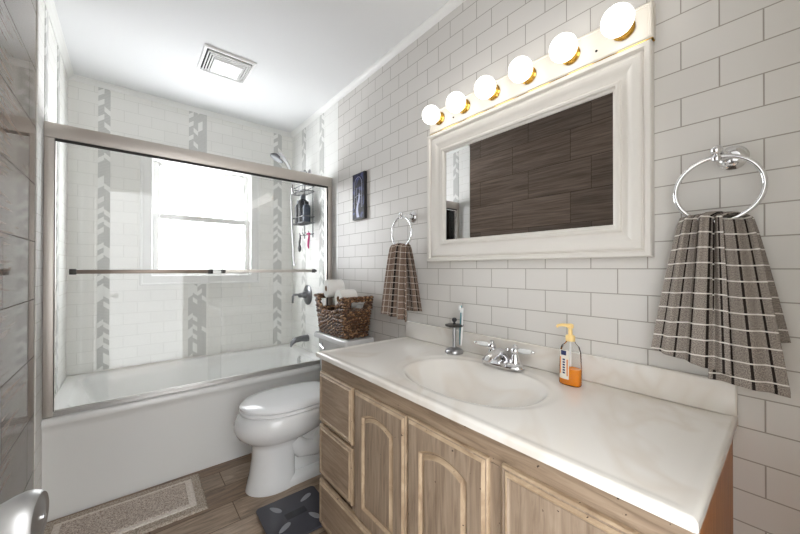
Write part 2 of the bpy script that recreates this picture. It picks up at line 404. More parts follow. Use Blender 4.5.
# ================================================================== SETTING
YR = -0.10                                                             # inner face of the wall with the doorway
struct('floor', box(BM(), (-W - 0.1, YR - 0.6, -0.1), (0.1, YB + 0.1, 0)), m_floor)
struct('ceiling', box(BM(), (-W - 0.1, YR - 0.12, ZC), (0.1, YB + 0.1, ZC + 0.1)), m_ceil)
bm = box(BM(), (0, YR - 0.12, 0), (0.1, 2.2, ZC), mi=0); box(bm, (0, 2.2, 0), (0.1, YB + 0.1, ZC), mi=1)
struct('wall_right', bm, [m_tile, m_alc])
YD = 2.15                                                              # end of the dark tile
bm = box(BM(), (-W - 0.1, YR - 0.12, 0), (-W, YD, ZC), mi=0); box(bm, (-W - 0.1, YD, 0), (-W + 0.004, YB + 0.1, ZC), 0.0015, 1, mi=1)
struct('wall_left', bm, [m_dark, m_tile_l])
WX0, WX1, WZ0, WZ1 = -1.085, -0.375, 1.15, 2.045                       # window opening
bm = BM()
for lo, hi in (((-W, YB, 0), (WX0, YB + 0.12, ZC)), ((WX1, YB, 0), (0, YB + 0.12, ZC)), ((WX0, YB, 0), (WX1, YB + 0.12, WZ0)), ((WX0, YB, WZ1), (WX1, YB + 0.12, ZC))):
    box(bm, lo, hi)
struct('wall_back', bm, m_alcb)
bm = BM()                                                              # wall with the doorway the camera stands in
DX0, DX1, DZ = -1.49, -0.70, 2.06
box(bm, (-W, YR - 0.12, 0), (DX0, YR, ZC)); box(bm, (DX1, YR - 0.12, 0), (0, YR, ZC)); box(bm, (DX0, YR - 0.12, DZ), (DX1, YR, ZC))
struct('wall_front', bm, m_hall)
# crown mouldings
def crown(n, a, b, nrm):
    bm = BM(); prof = [(0, 0), (0.030, 0), (0.030, -0.004), (0.022, -0.008), (0.012, -0.018), (0.007, -0.027), (0.004, -0.032), (0, -0.032)]
    loft(bm, [[Vector(p) + Vector(nrm) * (d + 0.0005) + Vector((0, 0, ZC - 0.0005 + h)) for d, h in prof] for p in (a, b)])
    return struct('trim_%d' % n, bm, m_trim)
crown(1, (-W + 0.004, YB, 0), (0, YB, 0), (0, -1, 0)); crown(2, (0, YR, 0), (0, YB, 0), (-1, 0, 0)); crown(3, (-W + 0.004, YD, 0), (-W + 0.004, YB, 0), (1, 0, 0))
# mosaic bands let into the alcove tile
k = 4
for x0, x1, cw in ((-1.382, -1.318, 0.032), (-0.847, -0.722, 0.03125), (-0.178, -0.103, 0.0375)):
    mm = mosaic_mat('marble_mosaic', 'xz', x0, cw)
    if x0 == -0.847:
        struct('trim_%d' % k, box(BM(), (x0, YB - 0.003, 0.5), (x1, YB + 0.01, 1.09)), mm); k += 1
        struct('trim_%d' % k, box(BM(), (x0, YB - 0.003, 2.085), (x1, YB + 0.01, ZC - 0.033)), mm); k += 1
    else:
        struct('trim_%d' % k, box(BM(), (x0, YB - 0.003, 0.5), (x1, YB + 0.01, ZC - 0.033)), mm); k += 1
for xx, y0 in ((0, 2.43), (0, 2.785), (-1, 2.275 + 0.02), (-1, 2.66)):
    mm = mosaic_mat('marble_mosaic_side', 'yz', y0, 0.0375); x = 0.0 if xx == 0 else -W + 0.004
    struct('trim_%d' % k, box(BM(), (x - 0.003, y0, 0.5), (x + 0.003, y0 + 0.075, ZC - 0.033)), mm); k += 1

# window: casing, two sashes, frosted panes
win = thing('window_1', None, None, ((WX0 + WX1) / 2, YB, WZ0), kind='structure')
bm = BM(); cw = 0.055; pr = 0.02
for lo, hi in (((WX0 - cw, YB - pr, WZ0 - cw), (WX0 + 0.005, YB + 0.01, WZ1 + cw)), ((WX1 - 0.005, YB - pr, WZ0 - cw), (WX1 + cw, YB + 0.01, WZ1 + cw)),
               ((WX0, YB - pr, WZ1 - 0.005), (WX1, YB + 0.01, WZ1 + cw)), ((WX0, YB - pr, WZ0 - cw), (WX1, YB + 0.01, WZ0 + 0.005))): box(bm, lo, hi, 0.004)
for lo, hi in (((WX0 - cw - 0.012, YB - 0.03, WZ0 - cw - 0.012), (WX0 - cw + 0.004, YB, WZ1 + cw + 0.012)), ((WX1 + cw - 0.004, YB - 0.03, WZ0 - cw - 0.012), (WX1 + cw + 0.012, YB, WZ1 + cw + 0.012)),
               ((WX0 - cw, YB - 0.03, WZ0 - cw - 0.012), (WX1 + cw, YB, WZ0 - cw + 0.004)), ((WX0 - cw, YB - 0.03, WZ1 + cw - 0.004), (WX1 + cw, YB, WZ1 + cw + 0.012))): box(bm, lo, hi, 0.004)
obj('window_frame', bm, m_trim, win, False)
bm = BM()                                                              # jamb lining of the opening
for lo, hi in (((WX0, YB, WZ0), (WX0 + 0.012, YB + 0.119, WZ1)), ((WX1 - 0.012, YB, WZ0), (WX1, YB + 0.119, WZ1)), ((WX0, YB, WZ1 - 0.012), (WX1, YB + 0.119, WZ1)), ((WX0, YB, WZ0), (WX1, YB + 0.119, WZ0 + 0.012))): box(bm, lo, hi)
obj('jamb_lining', bm, m_trim, win, False)
def sash(name, x0, x1, z0, z1, y, st, bot, top):
    bm = BM(); t = 0.03
    for lo, hi in (((x0, y, z0), (x0 + st, y + t, z1)), ((x1 - st, y, z0), (x1, y + t, z1)), ((x0 + st, y, z0), (x1 - st, y + t, z0 + bot)), ((x0 + st, y, z1 - top), (x1 - st, y + t, z1))): box(bm, lo, hi, 0.003)
    s = obj(name, bm, m_trim, win, False)
    obj('pane', box(BM(), (x0 + st - 0.004, y + 0.012, z0 + bot - 0.004), (x1 - st + 0.004, y + 0.018, z1 - top + 0.004)), m_pane, s, False)
    return s
s1 = sash('upper_sash', WX0 + 0.012, WX1 - 0.012, 1.60, WZ1 - 0.012, YB + 0.045, 0.044, 0.035, 0.03)
s2 = sash('lower_sash', WX0 + 0.012, WX1 - 0.012, WZ0 + 0.012, 1.635, YB + 0.012, 0.036, 0.045, 0.045)
bm = BM(); box(bm, (-0.79, YB + 0.004, 1.622), (-0.75, YB + 0.014, 1.632), 0.002); obj('sash_lock', bm, m_nick, s2)

# door folded back along the left wall, only its knob reaches into the picture
DA = math.radians(82); HX, HY = DX0 + 0.012, YR + 0.004
dr = thing('door_1', None, None, (0, 0, 0), kind='structure')
def door_pt(a, n, z):                                                  # a = along the leaf, n = out from its room face
    return Vector((HX + a * math.cos(DA) + n * math.sin(DA), HY + a * math.sin(DA) - n * math.cos(DA), z))
def door_box(bm, a0, a1, n0, n1, z0, z1):
    lp = [[door_pt(a, n, z) for a, n in ((a0, n0), (a1, n0), (a1, n1), (a0, n1))] for z in (z0, z1)]
    loft(bm, lp)
bm = BM(); door_box(bm, 0, 0.70, 0.0, 0.034, 0.012, 2.04)
obj('door_leaf', bm, m_trim, dr, False)
kb = BM(); KA = 0.615; KZ = 0.952; ax = (math.sin(DA), -math.cos(DA), 0)
lathe(kb, [(0.0, 0.034), (0.032, 0.034), (0.033, 0.038), (0.028, 0.044), (0.014, 0.047), (0.0125, 0.053), (0.0140, 0.060), (0.0175, 0.068), (0.0215, 0.076), (0.0255, 0.085), (0.0278, 0.093), (0.0272, 0.099), (0.0250, 0.104),
           (0.0235, 0.1055), (0.0215, 0.1045), (0.019, 0.1040), (0.012, 0.1062), (0.0, 0.107)], door_pt(KA, 0, KZ), ax, 48)
kn = obj('door_knob', kb, M('satin_nickel', (160, 159, 158), 0.46, 1.0), dr)
bm = lathe(BM(), [(0, 0.106), (0.0026, 0.106), (0.0026, 0.109), (0, 0.1095)], door_pt(KA, 0, KZ), ax, 12); obj('lock_pin', bm, m_chrome, kn)

# ================================================================== TUB
tub = thing('bathtub', 'white alcove bathtub with a plain front apron under the window', 'bathtub', (-W / 2, 2.68, 0))
TZ = 0.492; TX0, TX1, TY0, TY1 = -W + 0.006, -0.002, 2.255, YB - 0.005
bm = BM()
def rr_loop(x0, x1, y0, y1, r, z, n=10):
    p = []
    for cx, cy, a0 in ((x1 - r, y0 + r, -PI / 2), (x1 - r, y1 - r, 0), (x0 + r, y1 - r, PI / 2), (x0 + r, y0 + r, PI)):
        for k in range(n + 1): a = a0 + PI / 2 * k / n; p.append((cx + r * math.cos(a), cy + r * math.sin(a), z))
    return p
loft(bm, [rr_loop(TX0, TX1, TY0 + 0.018, TY1, 0.003, 0.001), rr_loop(TX0, TX1, TY0 + 0.012, TY1, 0.003, 0.42), rr_loop(TX0, TX1, TY0 + 0.010, TY1, 0.003, 0.445), rr_loop(TX0, TX1, TY0 + 0.002, TY1, 0.003, 0.455), rr_loop(TX0, TX1, TY0, TY1, 0.003, 0.465),
          rr_loop(TX0, TX1, TY0 + 0.002, TY1, 0.003, TZ - 0.008), rr_loop(TX0 + 0.002, TX1 - 0.002, TY0 + 0.009, TY1 - 0.002, 0.004, TZ), rr_loop(-W + 0.07, -0.075, 2.345, 3.025, 0.12, TZ),
          rr_loop(-W + 0.078, -0.083, 2.353, 3.017, 0.115, TZ - 0.006), rr_loop(-W + 0.10, -0.092, 2.36, 3.01, 0.11, TZ - 0.05), rr_loop(-W + 0.18, -0.12, 2.39, 2.985, 0.11, 0.2), rr_loop(-W + 0.24, -0.15, 2.42, 2.96, 0.1, 0.12), rr_loop(-W + 0.3, -0.22, 2.47, 2.92, 0.08, 0.1)], True, True)
obj('tub_shell', bm, m_tub, tub, True, 50)
bm = lathe(BM(), [(0, -0.004), (0.036, -0.004), (0.036, 0.004), (0.03, 0.009), (0.0, 0.011)], (-0.0905, 2.69, 0.428), (-1, 0, 0.12), 28); obj('overflow_plate', bm, m_chrome, tub)

# ================================================================== SHOWER SCREEN
fr = thing('shower_door_frame', 'brushed nickel shower door frame standing on the tub rim', 'shower frame', (-W / 2, YT, TZ))
X0, X1 = -W + 0.0045, -0.0005; HZ0, HZ1 = 1.842, 1.915
bm = box(BM(), (X0, YT, HZ0), (X1, YT + 0.055, HZ1), 0.004); obj('header', bm, m_nick, fr)
bm = box(BM(), (X0, YT + 0.0, TZ), (X0 + 0.036, YT + 0.05, HZ0 - 0.0005), 0.003); obj('jamb', bm, m_nick, fr)
bm = box(BM(), (X1 - 0.036, YT + 0.0, TZ), (X1, YT + 0.05, HZ0 - 0.0005), 0.003); obj('jamb', bm, m_nick, fr)
bm = BM(); box(bm, (X0 + 0.0365, YT - 0.004, TZ + 0.0005), (X1 - 0.0365, YT + 0.052, TZ + 0.008), 0.001)
for y in (YT - 0.003, YT + 0.021, YT + 0.045): box(bm, (X0 + 0.0365, y, TZ + 0.006), (X1 - 0.0365, y + 0.005, TZ + 0.017), 0.001)
obj('bottom_track', bm, m_track, fr)
bm = BM()
box(bm, (X0 + 0.0365, YT + 0.004, HZ0 - 0.014), (X1 - 0.0365, YT + 0.009, HZ0 - 0.0002)); box(bm, (X1 - 0.0445, YT + 0.004, TZ + 0.022), (X1 - 0.0365, YT + 0.009, HZ0 - 0.0145)); box(bm, (X0 + 0.0365, YT + 0.004, TZ + 0.022), (X0 + 0.0385, YT + 0.009, HZ0 - 0.0145))
obj('gasket', bm, m_gask, fr, False, label='dark rubber seal lining the frame')
def slider(x0, x1, y, label, bx0, bx1, side, bar_mat):
    t = thing('sliding_glass_door', label, 'shower door', ((x0 + x1) / 2, y, TZ + 0.024), 'sliding shower doors')
    obj('glass_panel', box(BM(), (x0, y - 0.003, TZ + 0.024), (x1, y + 0.003, HZ0 - 0.018)), m_glass, t, False)
    yb = y + side * 0.045; zb = 1.192
    o = obj('towel_bar', box(BM(), (bx0 + 0.012, yb - 0.005, zb - 0.010), (bx1 - 0.012, yb + 0.005, zb + 0.010), 0.003), bar_mat, t)
    for x in (bx0, bx1):
        s = 1 if x == bx0 else -1
        b = box(BM(), (x, yb - 0.008, zb - 0.014), (x + s * 0.026, yb + 0.008, zb + 0.014), 0.003)
        box(b, (x + s * 0.006, min(y + side * 0.0035, yb), zb - 0.008), (x + s * 0.02, max(y + side * 0.0035, yb), zb + 0.008), 0.002)
        obj('bar_bracket', b, m_nickd, o)
    return t
slider(-W + 0.042, -0.768, YT + 0.012, 'left sliding glass shower door with the darker towel bar across it', -1.439, -0.822, -1, m_nickb)
slider(-0.835, -0.047, YT + 0.035, 'right sliding glass shower door with the bright towel bar inside', -0.757, -0.105, 1, m_nick)

# ================================================================== SHOWER FITTINGS
VY = 2.73
v = thing('shower_valve', 'round brushed shower valve with a lever on the tub end wall', 'shower valve', (0, VY, 0.978))
obj('escutcheon', lathe(BM(), [(0, 0.0005), (0.086, 0.0005), (0.087, 0.005), (0.08, 0.011), (0.05, 0.018), (0.03, 0.022), (0.026, 0.045), (0.022, 0.05), (0, 0.05)], (0, VY, 0.978), (-1, 0, 0), 40), m_fix, v)
bm = lathe(BM(), [(0, 0.05), (0.020, 0.05), (0.021, 0.075), (0.017, 0.085), (0, 0.087)], (0, VY, 0.978), (-1, 0, 0), 24)
tube(bm, [(-0.07, VY, 0.978), (-0.092, VY, 0.985), (-0.128, VY, 0.985), (-0.136, VY, 0.97), (-0.138, VY, 0.915)], [0.009, 0.009, 0.009, 0.009, 0.008], 12); obj('lever', bm, m_fix, v)
t = thing('tub_spout', 'brushed metal tub spout reaching over the tub end', 'tub spout', (0, VY, 0.60))
obj('spout', loft(BM(), [[(x, VY + w * math.cos(a), z + h * math.sin(a)) for a in [2 * PI * k / 20 for k in range(20)]] for x, z, w, h in
    ((-0.0005, 0.60, 0.030, 0.030), (-0.02, 0.60, 0.030, 0.030), (-0.06, 0.603, 0.027, 0.025), (-0.11, 0.598, 0.025, 0.023), (-0.135, 0.585, 0.024, 0.024), (-0.15, 0.566, 0.022, 0.022), (-0.152, 0.55, 0.018, 0.01))]), m_fix, t)
t = thing('shower_outlet', 'chrome shower arm on the tub end wall above the caddy', 'shower arm', (0, 2.70, 2.045))
bm = lathe(BM(), [(0, 0.0005), (0.03, 0.0005), (0.03, 0.006), (0.018, 0.014), (0.0, 0.014)], (0, 2.70, 2.045), (-1, 0, 0), 24); obj('wall_flange', bm, m_chrome, t)
bm = tube(BM(), [(-0.005, 2.70, 2.045), (-0.06, 2.70, 2.045), (-0.1, 2.705, 2.03), (-0.13, 2.71, 2.0), (-0.146, 2.713, 1.972)], 0.0095, 12); obj('pipe', bm, m_chrome, t)
bm = lathe(BM(), [(0, -0.03), (0.016, -0.03), (0.018, 0.0), (0.016, 0.03), (0.012, 0.035), (0, 0.035)], (-0.148, 2.704, 1.915), (0.1, -0.05, 1), 20)
tube(bm, [(-0.146, 2.712, 1.975), (-0.147, 2.708, 1.94)], 0.012, 12); obj('holder_bracket', bm, m_chrome, t)
t = thing('hand_shower', 'chrome hand shower tilted above the shower door rail', 'shower head', (-0.15, 2.705, 1.93))
HC = Vector((-0.22, 2.885, 2.175)); HB = Vector((-0.150, 2.700, 1.90)); hn = Vector((-0.45, 0.1, -0.87)).normalized()
bm = tube(BM(), [HB - Vector((0, 0, 0.06)), HB, Vector((-0.16, 2.715, 2.02)), Vector((-0.178, 2.745, 2.09)), Vector((-0.195, 2.79, 2.15)), HC + Vector((0.012, -0.03, 0.022))], [0.011, 0.013, 0.015, 0.017, 0.02, 0.024], 14); obj('handle', bm, m_chrome, t)
hd = obj('spray_head', lathe(BM(), [(0, -0.034), (0.024, -0.032), (0.048, -0.016), (0.06, 0.0), (0.06, 0.008), (0.0, 0.008)], HC, hn, 32), m_fix, t)
obj('spray_face', lathe(BM(), [(0, 0.0085), (0.052, 0.0085), (0.05, 0.012), (0.0, 0.013)], HC, hn, 28), M('grey_spray_face', (150, 152, 154), 0.4), hd)
bm = BM(); hp = []
for k in range(31):
    q = k / 30; hp.append((-0.165 + 0.01 * q + 0.0 * math.sin(PI * q), 2.700 - 0.06 * q + 0.0 * math.sin(PI * q), 1.838 - 0.60 * math.sin(PI * q * 0.56) / math.sin(PI * 0.5)))
tube(bm, hp, 0.0065, 8); obj('hose', bm, m_steel, t)
# caddy
CX, CY = -0.085, 2.655
t = thing('shower_caddy', 'grey wire shower caddy hanging from the shower arm', 'shower caddy', (CX, CY, 1.45))
bm = BM(); wr = 0.0042
tube(bm, [(-0.05, 2.70, 2.060), (-0.05, CY + 0.06, 2.05), (-0.05, CY + 0.065, 2.0), (-0.03, CY + 0.075, 1.95), (-0.03, CY + 0.085, 1.88), (-0.03, CY + 0.085, 1.47)], wr, 6)
tube(bm, [(-0.05, 2.70, 2.060), (-0.05, CY + 0.02, 2.05), (-0.05, CY - 0.03, 2.0), (-0.03, CY - 0.075, 1.95), (-0.03, CY - 0.085, 1.88), (-0.03, CY - 0.085, 1.47)], wr, 6)
obj('hanger_frame', bm, m_fix, t)
def wire_basket(z, h, d):
    bm = BM()
    for zz in ((z, z + h) if h > 0.03 else (z, z + h)):
        tube(bm, [(p[0], p[1], p[2]) for p in rr_loop(-0.03 - d, -0.028, CY - 0.12, CY + 0.12, 0.02, zz, 5)], wr, 6, closed=True)
    for k in range(9): y = CY - 0.10 + 0.025 * k; tube(bm, [(-0.028, y, z), (-0.03 - d, y, z)], 0.002, 6)
    for k in range(4): y = CY - 0.1 + 0.2 * k / 3; tube(bm, [(-0.03 - d, y, z), (-0.03 - d, y, z + h)], 0.002, 6)
    return bm
obj('wire_basket', wire_basket(1.85, 0.04, 0.10), m_fix, t); obj('wire_basket', wire_basket(1.59, 0.05, 0.10), m_fix, t)
bm = BM(); tube(bm, [(-0.03, CY - 0.1, 1.50), (-0.03, CY + 0.1, 1.50)], wr, 6)
for k in range(4): y = CY - 0.09 + 0.06 * k; tube(bm, [(-0.03, y, 1.50), (-0.055, y, 1.495), (-0.07, y, 1.505), (-0.07, y, 1.52)], 0.0034, 6)
obj('hook_rail', bm, m_fix, t)
def bottle(y, x, z, w, h, label, cap_up=True, m=m_blackp):
    t = thing('shampoo_bottle', label, 'bottle', (x, y, z), 'dark bottles in the shower caddy')
    pf = [(0, 0), (w * 0.9, 0), (w, 0.006), (w, h * 0.7), (w * 0.8, h * 0.82), (w * 0.45, h * 0.86), (0, h * 0.86)]
    bm = lathe(BM(), [(r, q) for r, q in pf], (x, y, z), (0, 0, 1), 24); obj('bottle_body', bm, m, t)
    obj('cap', lathe(BM(), [(0, h * 0.861), (w * 0.6, h * 0.861), (w * 0.55, h), (0, h)], (x, y, z), (0, 0, 1), 20), m_greyp if m is m_blackp else m_blackp, t)
bottle(CY + 0.072, -0.083, 1.594, 0.036, 0.20, 'black bottle in the lower caddy basket, nearer the window')
bottle(CY - 0.006, -0.083, 1.594, 0.039, 0.235, 'tall black bottle in the middle of the lower caddy basket')
bottle(CY - 0.079, -0.083, 1.594, 0.031, 0.17, 'short slate bottle in the lower caddy basket, farthest from the window', m=M('slate_plastic', (62, 70, 84), 0.4))
for y, mm, lb, c in ((CY - 0.09, m_pink, 'pink razor hanging from the caddy hook', 'razor'), (CY + 0.09, m_blackp, 'black scrubbing brush hanging from the caddy hook', 'brush')):
    bm = BM(); ds = -0.003
    tube(bm, [(-0.066 + ds, y, 1.508), (-0.064 + ds, y - 0.004, 1.48), (-0.07 + ds, y - 0.006, 1.44), (-0.076 + ds, y - 0.012, 1.40), (-0.074 + ds, y - 0.016, 1.375)], [0.004, 0.007, 0.009, 0.008, 0.005], 10)
    if c == 'brush': ball(bm, (-0.076, y - 0.012, 1.385), 0.022, 16, sc=(0.6, 1, 1.5))
    else: box(bm, (-0.08, y - 0.024, 1.49), (-0.064, y + 0.018, 1.504), 0.003)
    tag(obj(c if c == 'razor' else 'scrub_brush', bm, mm), lb, c)

# ================================================================== TOILET
TCY = 1.89
TUP = 1.065
to = thing('toilet', 'white toilet with closed lid between the vanity and the tub', 'toilet', (-0.4, TCY, 0))
def egg(xf, xb, hw, z, n=40, p=2.0, back=0.75):
    """outline: round front at xf, blunter back at xb"""
    xm = xf + hw * 1.25 if (xb - xf) > hw * 2 else (xf + xb) / 2; pts = []
    for k in range(n):
        a = 2 * PI * k / n; c, s = math.cos(a), math.sin(a)
        if c < 0: pts.append((xm + (xm - xf) * c, TCY + hw * s, z * TUP))
        else:
            e = 2 / 3.2; pts.append((xm + (xb - xm) * abs(c) ** e, TCY + hw * (1 if s > 0 else -1) * abs(s) ** (e if c > 0 else 1), z * TUP))
    return pts
bm = BM()
loft(bm, [egg(-0.726, -0.475, 0.118, 0.001), egg(-0.722, -0.475, 0.115, 0.02), egg(-0.706, -0.475, 0.107, 0.08), egg(-0.694, -0.475, 0.104, 0.16), egg(-0.694, -0.465, 0.103, 0.215), egg(-0.700, -0.44, 0.108, 0.238), egg(-0.728, -0.38, 0.132, 0.255), egg(-0.766, -0.30, 0.162, 0.285), egg(-0.783, -0.26, 0.178, 0.318), egg(-0.783, -0.25, 0.184, 0.348), egg(-0.772, -0.25, 0.184, 0.375), egg(-0.757, -0.245, 0.178, 0.392), egg(-0.74, -0.26, 0.168, 0.396)])
# trapway behind the pedestal
for s in (-1, 1):
    tube(bm, [(-0.52, TCY + s * 0.045, 0.25), (-0.44, TCY + s * 0.055, 0.17), (-0.36, TCY + s * 0.055, 0.15), (-0.31, TCY + s * 0.055, 0.21), (-0.27, TCY + s * 0.05, 0.26), (-0.22, TCY + s * 0.05, 0.20), (-0.2, TCY + s * 0.05, 0.08), (-0.2, TCY + s * 0.05, 0.01)], [0.05, 0.052, 0.052, 0.052, 0.052, 0.055, 0.055, 0.055], 18)
loft(bm, [[(x, y, z) for x, y in ((-0.55, TCY - 0.1 - e), (-0.13, TCY - 0.095 - e), (-0.13, TCY + 0.095 + e), (-0.55, TCY + 0.1 + e))] for z, e in ((0.001, 0.012), (0.035, 0.01), (0.05, 0.0))])
box(bm, (-0.52, TCY - 0.06, 0.04), (-0.16, TCY + 0.06, 0.32), 0.02)
box(bm, (-0.32, TCY - 0.165, 0.33), (-0.03, TCY + 0.165, 0.418), 0.025, 3)
obj('bowl', bm, m_porc, to, True, 60)
bm = loft(BM(), [egg(-0.748, -0.25, 0.176, 0.398), egg(-0.756, -0.25, 0.182, 0.402), egg(-0.756, -0.25, 0.182, 0.412), egg(-0.750, -0.25, 0.178, 0.416)]); obj('seat', bm, m_lid, to)
bm = loft(BM(), [egg(-0.746, -0.235, 0.176, 0.419), egg(-0.756, -0.235, 0.183, 0.423), egg(-0.756, -0.235, 0.183, 0.432), egg(-0.747, -0.238, 0.176, 0.439), egg(-0.69, -0.26, 0.14, 0.445), egg(-0.6, -0.32, 0.07, 0.447)]); obj('lid', bm, m_lid, to)
for s in (-1, 1): obj('hinge', box(BM(), (-0.252, TCY + s * 0.075 - 0.02, 0.4185), (-0.225, TCY + s * 0.075 + 0.02, 0.468), 0.005), m_lid, to)
def rl(x0, x1, y0, y1, r, z): return rr_loop(x0, x1, y0, y1, r, z, 6)
bm = loft(BM(), [rl(-0.19, -0.03, TCY - 0.185, TCY + 0.185, 0.03, 0.4185), rl(-0.205, -0.02, TCY - 0.195, TCY + 0.195, 0.035, 0.45), rl(-0.215, -0.015, TCY - 0.202, TCY + 0.202, 0.03, 0.742)]); obj('tank', bm, m_porc, to, True, 50)
bm = loft(BM(), [rl(-0.234, -0.030, TCY - 0.208, TCY + 0.208, 0.025, 0.743), rl(-0.242, -0.026, TCY - 0.214, TCY + 0.214, 0.022, 0.748), rl(-0.242, -0.026, TCY - 0.214, TCY + 0.214, 0.022, 0.770), rl(-0.236, -0.030, TCY - 0.209, TCY + 0.209, 0.02, 0.778)]); obj('tank_lid', bm, m_porc, to, True, 50)
bm = lathe(BM(), [(0, 0), (0.012, 0.0), (0.012, 0.008), (0.008, 0.012), (0.007, 0.02), (0, 0.02)], (-0.2155, TCY + 0.125, 0.705), (-1, 0, 0), 20)
tube(bm, [(-0.233, TCY + 0.125, 0.705), (-0.24, TCY + 0.09, 0.698), (-0.242, TCY + 0.05, 0.69)], [0.007, 0.006, 0.008], 10); obj('flush_lever', bm, m_chrome, to)

# ================================================================== BASKET WITH ROLLS
def weave_mat():
    m, nt, b = new_mat('brown_hyacinth_weave'); tc = N(nt, 'ShaderNodeTexCoord')
    n = N(nt, 'ShaderNodeTexVoronoi'); n.inputs['Scale'].default_value = 100; nt.links.new(tc.outputs['Object'], n.inputs['Vector'])
    r = N(nt, 'ShaderNodeValToRGB'); e = r.color_ramp.elements
    e[0].position = 0.0; e[0].color = lin((52, 34, 24)); e[1].position = 1.0; e[1].color = lin((200, 160, 120)); x = e.new(0.45); x.color = lin((88, 60, 42)); x = e.new(0.75); x.color = lin((124, 90, 64))  # strand browns; the palest stop also paints window glints into the colour
    s = N(nt, 'ShaderNodeSeparateColor'); nt.links.new(n.outputs['Color'], s.inputs[0]); nt.links.new(s.outputs[0], r.inputs[0])
    nt.links.new(r.outputs[0], b.inputs['Base Color']); b.inputs['Roughness'].default_value = 0.3; return m
m_weave = weave_mat()
BX, BY, BZ0 = -0.128, 1.90, 0.779
bk = thing('woven_basket', 'dark brown woven basket holding toilet rolls on the tank lid', 'basket', (BX, BY, BZ0))
ROWS = 15
def rim_z(x, y, f):
    """height of a weave row at fraction f; the long sides dip in the middle"""
    q = abs(y - BY) / 0.19; dip = 0.095 * (1 - smoothstep(0.30, 0.95, q)) if abs(x - BX) > 0.07 else 0
    return BZ0 + 0.0115 + (0.238 - dip) * f
def basket_loop(f, off=0.0, n=11):
    hx, hy = 0.082 + 0.022 * f + off, 0.176 + 0.026 * f + off
    p = []; r = 0.02
    raw = rr_loop(BX - hx, BX + hx, BY - hy, BY + hy, r, 0, 4)
    # resample evenly
    L = [0]; 
    for a, b in zip(raw, raw[1:] + raw[:1]): L.append(L[-1] + math.dist(a, b))
    m = 96; out = []
    for k in range(m):
        s = L[-1] * k / m; i = max(j for j in range(len(raw)) if L[j] <= s); q = (s - L[i]) / (L[i + 1] - L[i])
        a, b = raw[i], raw[(i + 1) % len(raw)]; out.append((a[0] + (b[0] - a[0]) * q, a[1] + (b[1] - a[1]) * q))
    return out
bm = BM()
for i in range(ROWS):
    f = i / (ROWS - 1); lp = basket_loop(f); run = []; runs = []
    m = len(lp)
    for k, (x, y) in enumerate(lp + lp[:1]):
        hole = 10 <= i <= 12 and abs(y - BY) > 0.175 and abs(x - BX) < 0.056
        kk = k % m; w = 0.0035 * (1 if (k // 2 + i) % 2 else -1)
        dx, dy = x - BX, y - BY; big = abs(dx) / 0.1 > abs(dy) / 0.19
        nx, ny = ((1 if dx > 0 else -1), 0) if big else (0, (1 if dy > 0 else -1))
        pt = (x + nx * w, y + ny * w, rim_z(x, y, f) + 0.0012 * math.sin(k * 1.7 + i))
        if hole:
            if len(run) > 1: runs.append(run)
            run = []
        else: run.append(pt)
    if len(run) > 1: runs.append(run)
    for rn in runs: tube(bm, rn, [0.0088 + 0.0016 * math.sin(j * 1.9 + i * 2.3) + (0.0012 if i == ROWS - 1 else 0) for j in range(len(rn))], 7)
obj('weave', bm, m_weave, bk, True, 80)
bm = BM(); bot = [bm.verts.new((x, y, BZ0 + 0.004)) for x, y in basket_loop(0, -0.004)]; bm.faces.new(bot)
prev = bot
for i in range(1, ROWS):
    f = i / (ROWS - 1); cur = [bm.verts.new((x, y, rim_z(x, y, f))) for x, y in basket_loop(f, -0.003)]
    for k in range(len(cur)):
        c = (Vector(cur[k].co) + Vector(prev[k].co)) / 2
        if 10 <= i <= 13 and abs(c.y - BY) > 0.17 and abs(c.x - BX) < 0.056: continue
        bm.faces.new((prev[k], prev[(k + 1) % len(cur)], cur[(k + 1) % len(cur)], cur[k]))
    prev = cur
obj('lining', bm, M('dark_basket_core', (48, 34, 26), 0.8), bk, False)
def roll(c, d, label, h=0.112, r=0.060):
    d = Vector(d).normalized(); c = Vector(c)
    t = thing('toilet_roll', label, 'toilet roll', c, 'toilet rolls in the basket')
    obj('paper', lathe(BM(), [(0.0205, -h / 2), (r - 0.003, -h / 2), (r, -h / 2 + 0.003), (r, h / 2 - 0.003), (r - 0.003, h / 2), (0.0205, h / 2), (0.0205, -h / 2)], c, d, 40, cap=False), m_paper, t)
    obj('core', lathe(BM(), [(0.0200, -h / 2 + 0.001), (0.0200, h / 2 - 0.001), (0.0185, h / 2 - 0.001), (0.0185, -h / 2 + 0.001), (0.0200, -h / 2 + 0.001)], c, d, 28, cap=False), m_card, t)
roll((-0.140, 2.0, 1.075), (-1, 0.15, 0.0), 'toilet roll standing higher in the basket with its core facing the room')
roll((-0.136, 1.845, 1.015), (-1, 0.1, 0.0), 'toilet roll lying lower in the basket beside the handle')
roll((-0.125, 1.915, 0.875), (-1, 0.0, 0.0), 'toilet roll at the bottom of the basket seen through its rim')

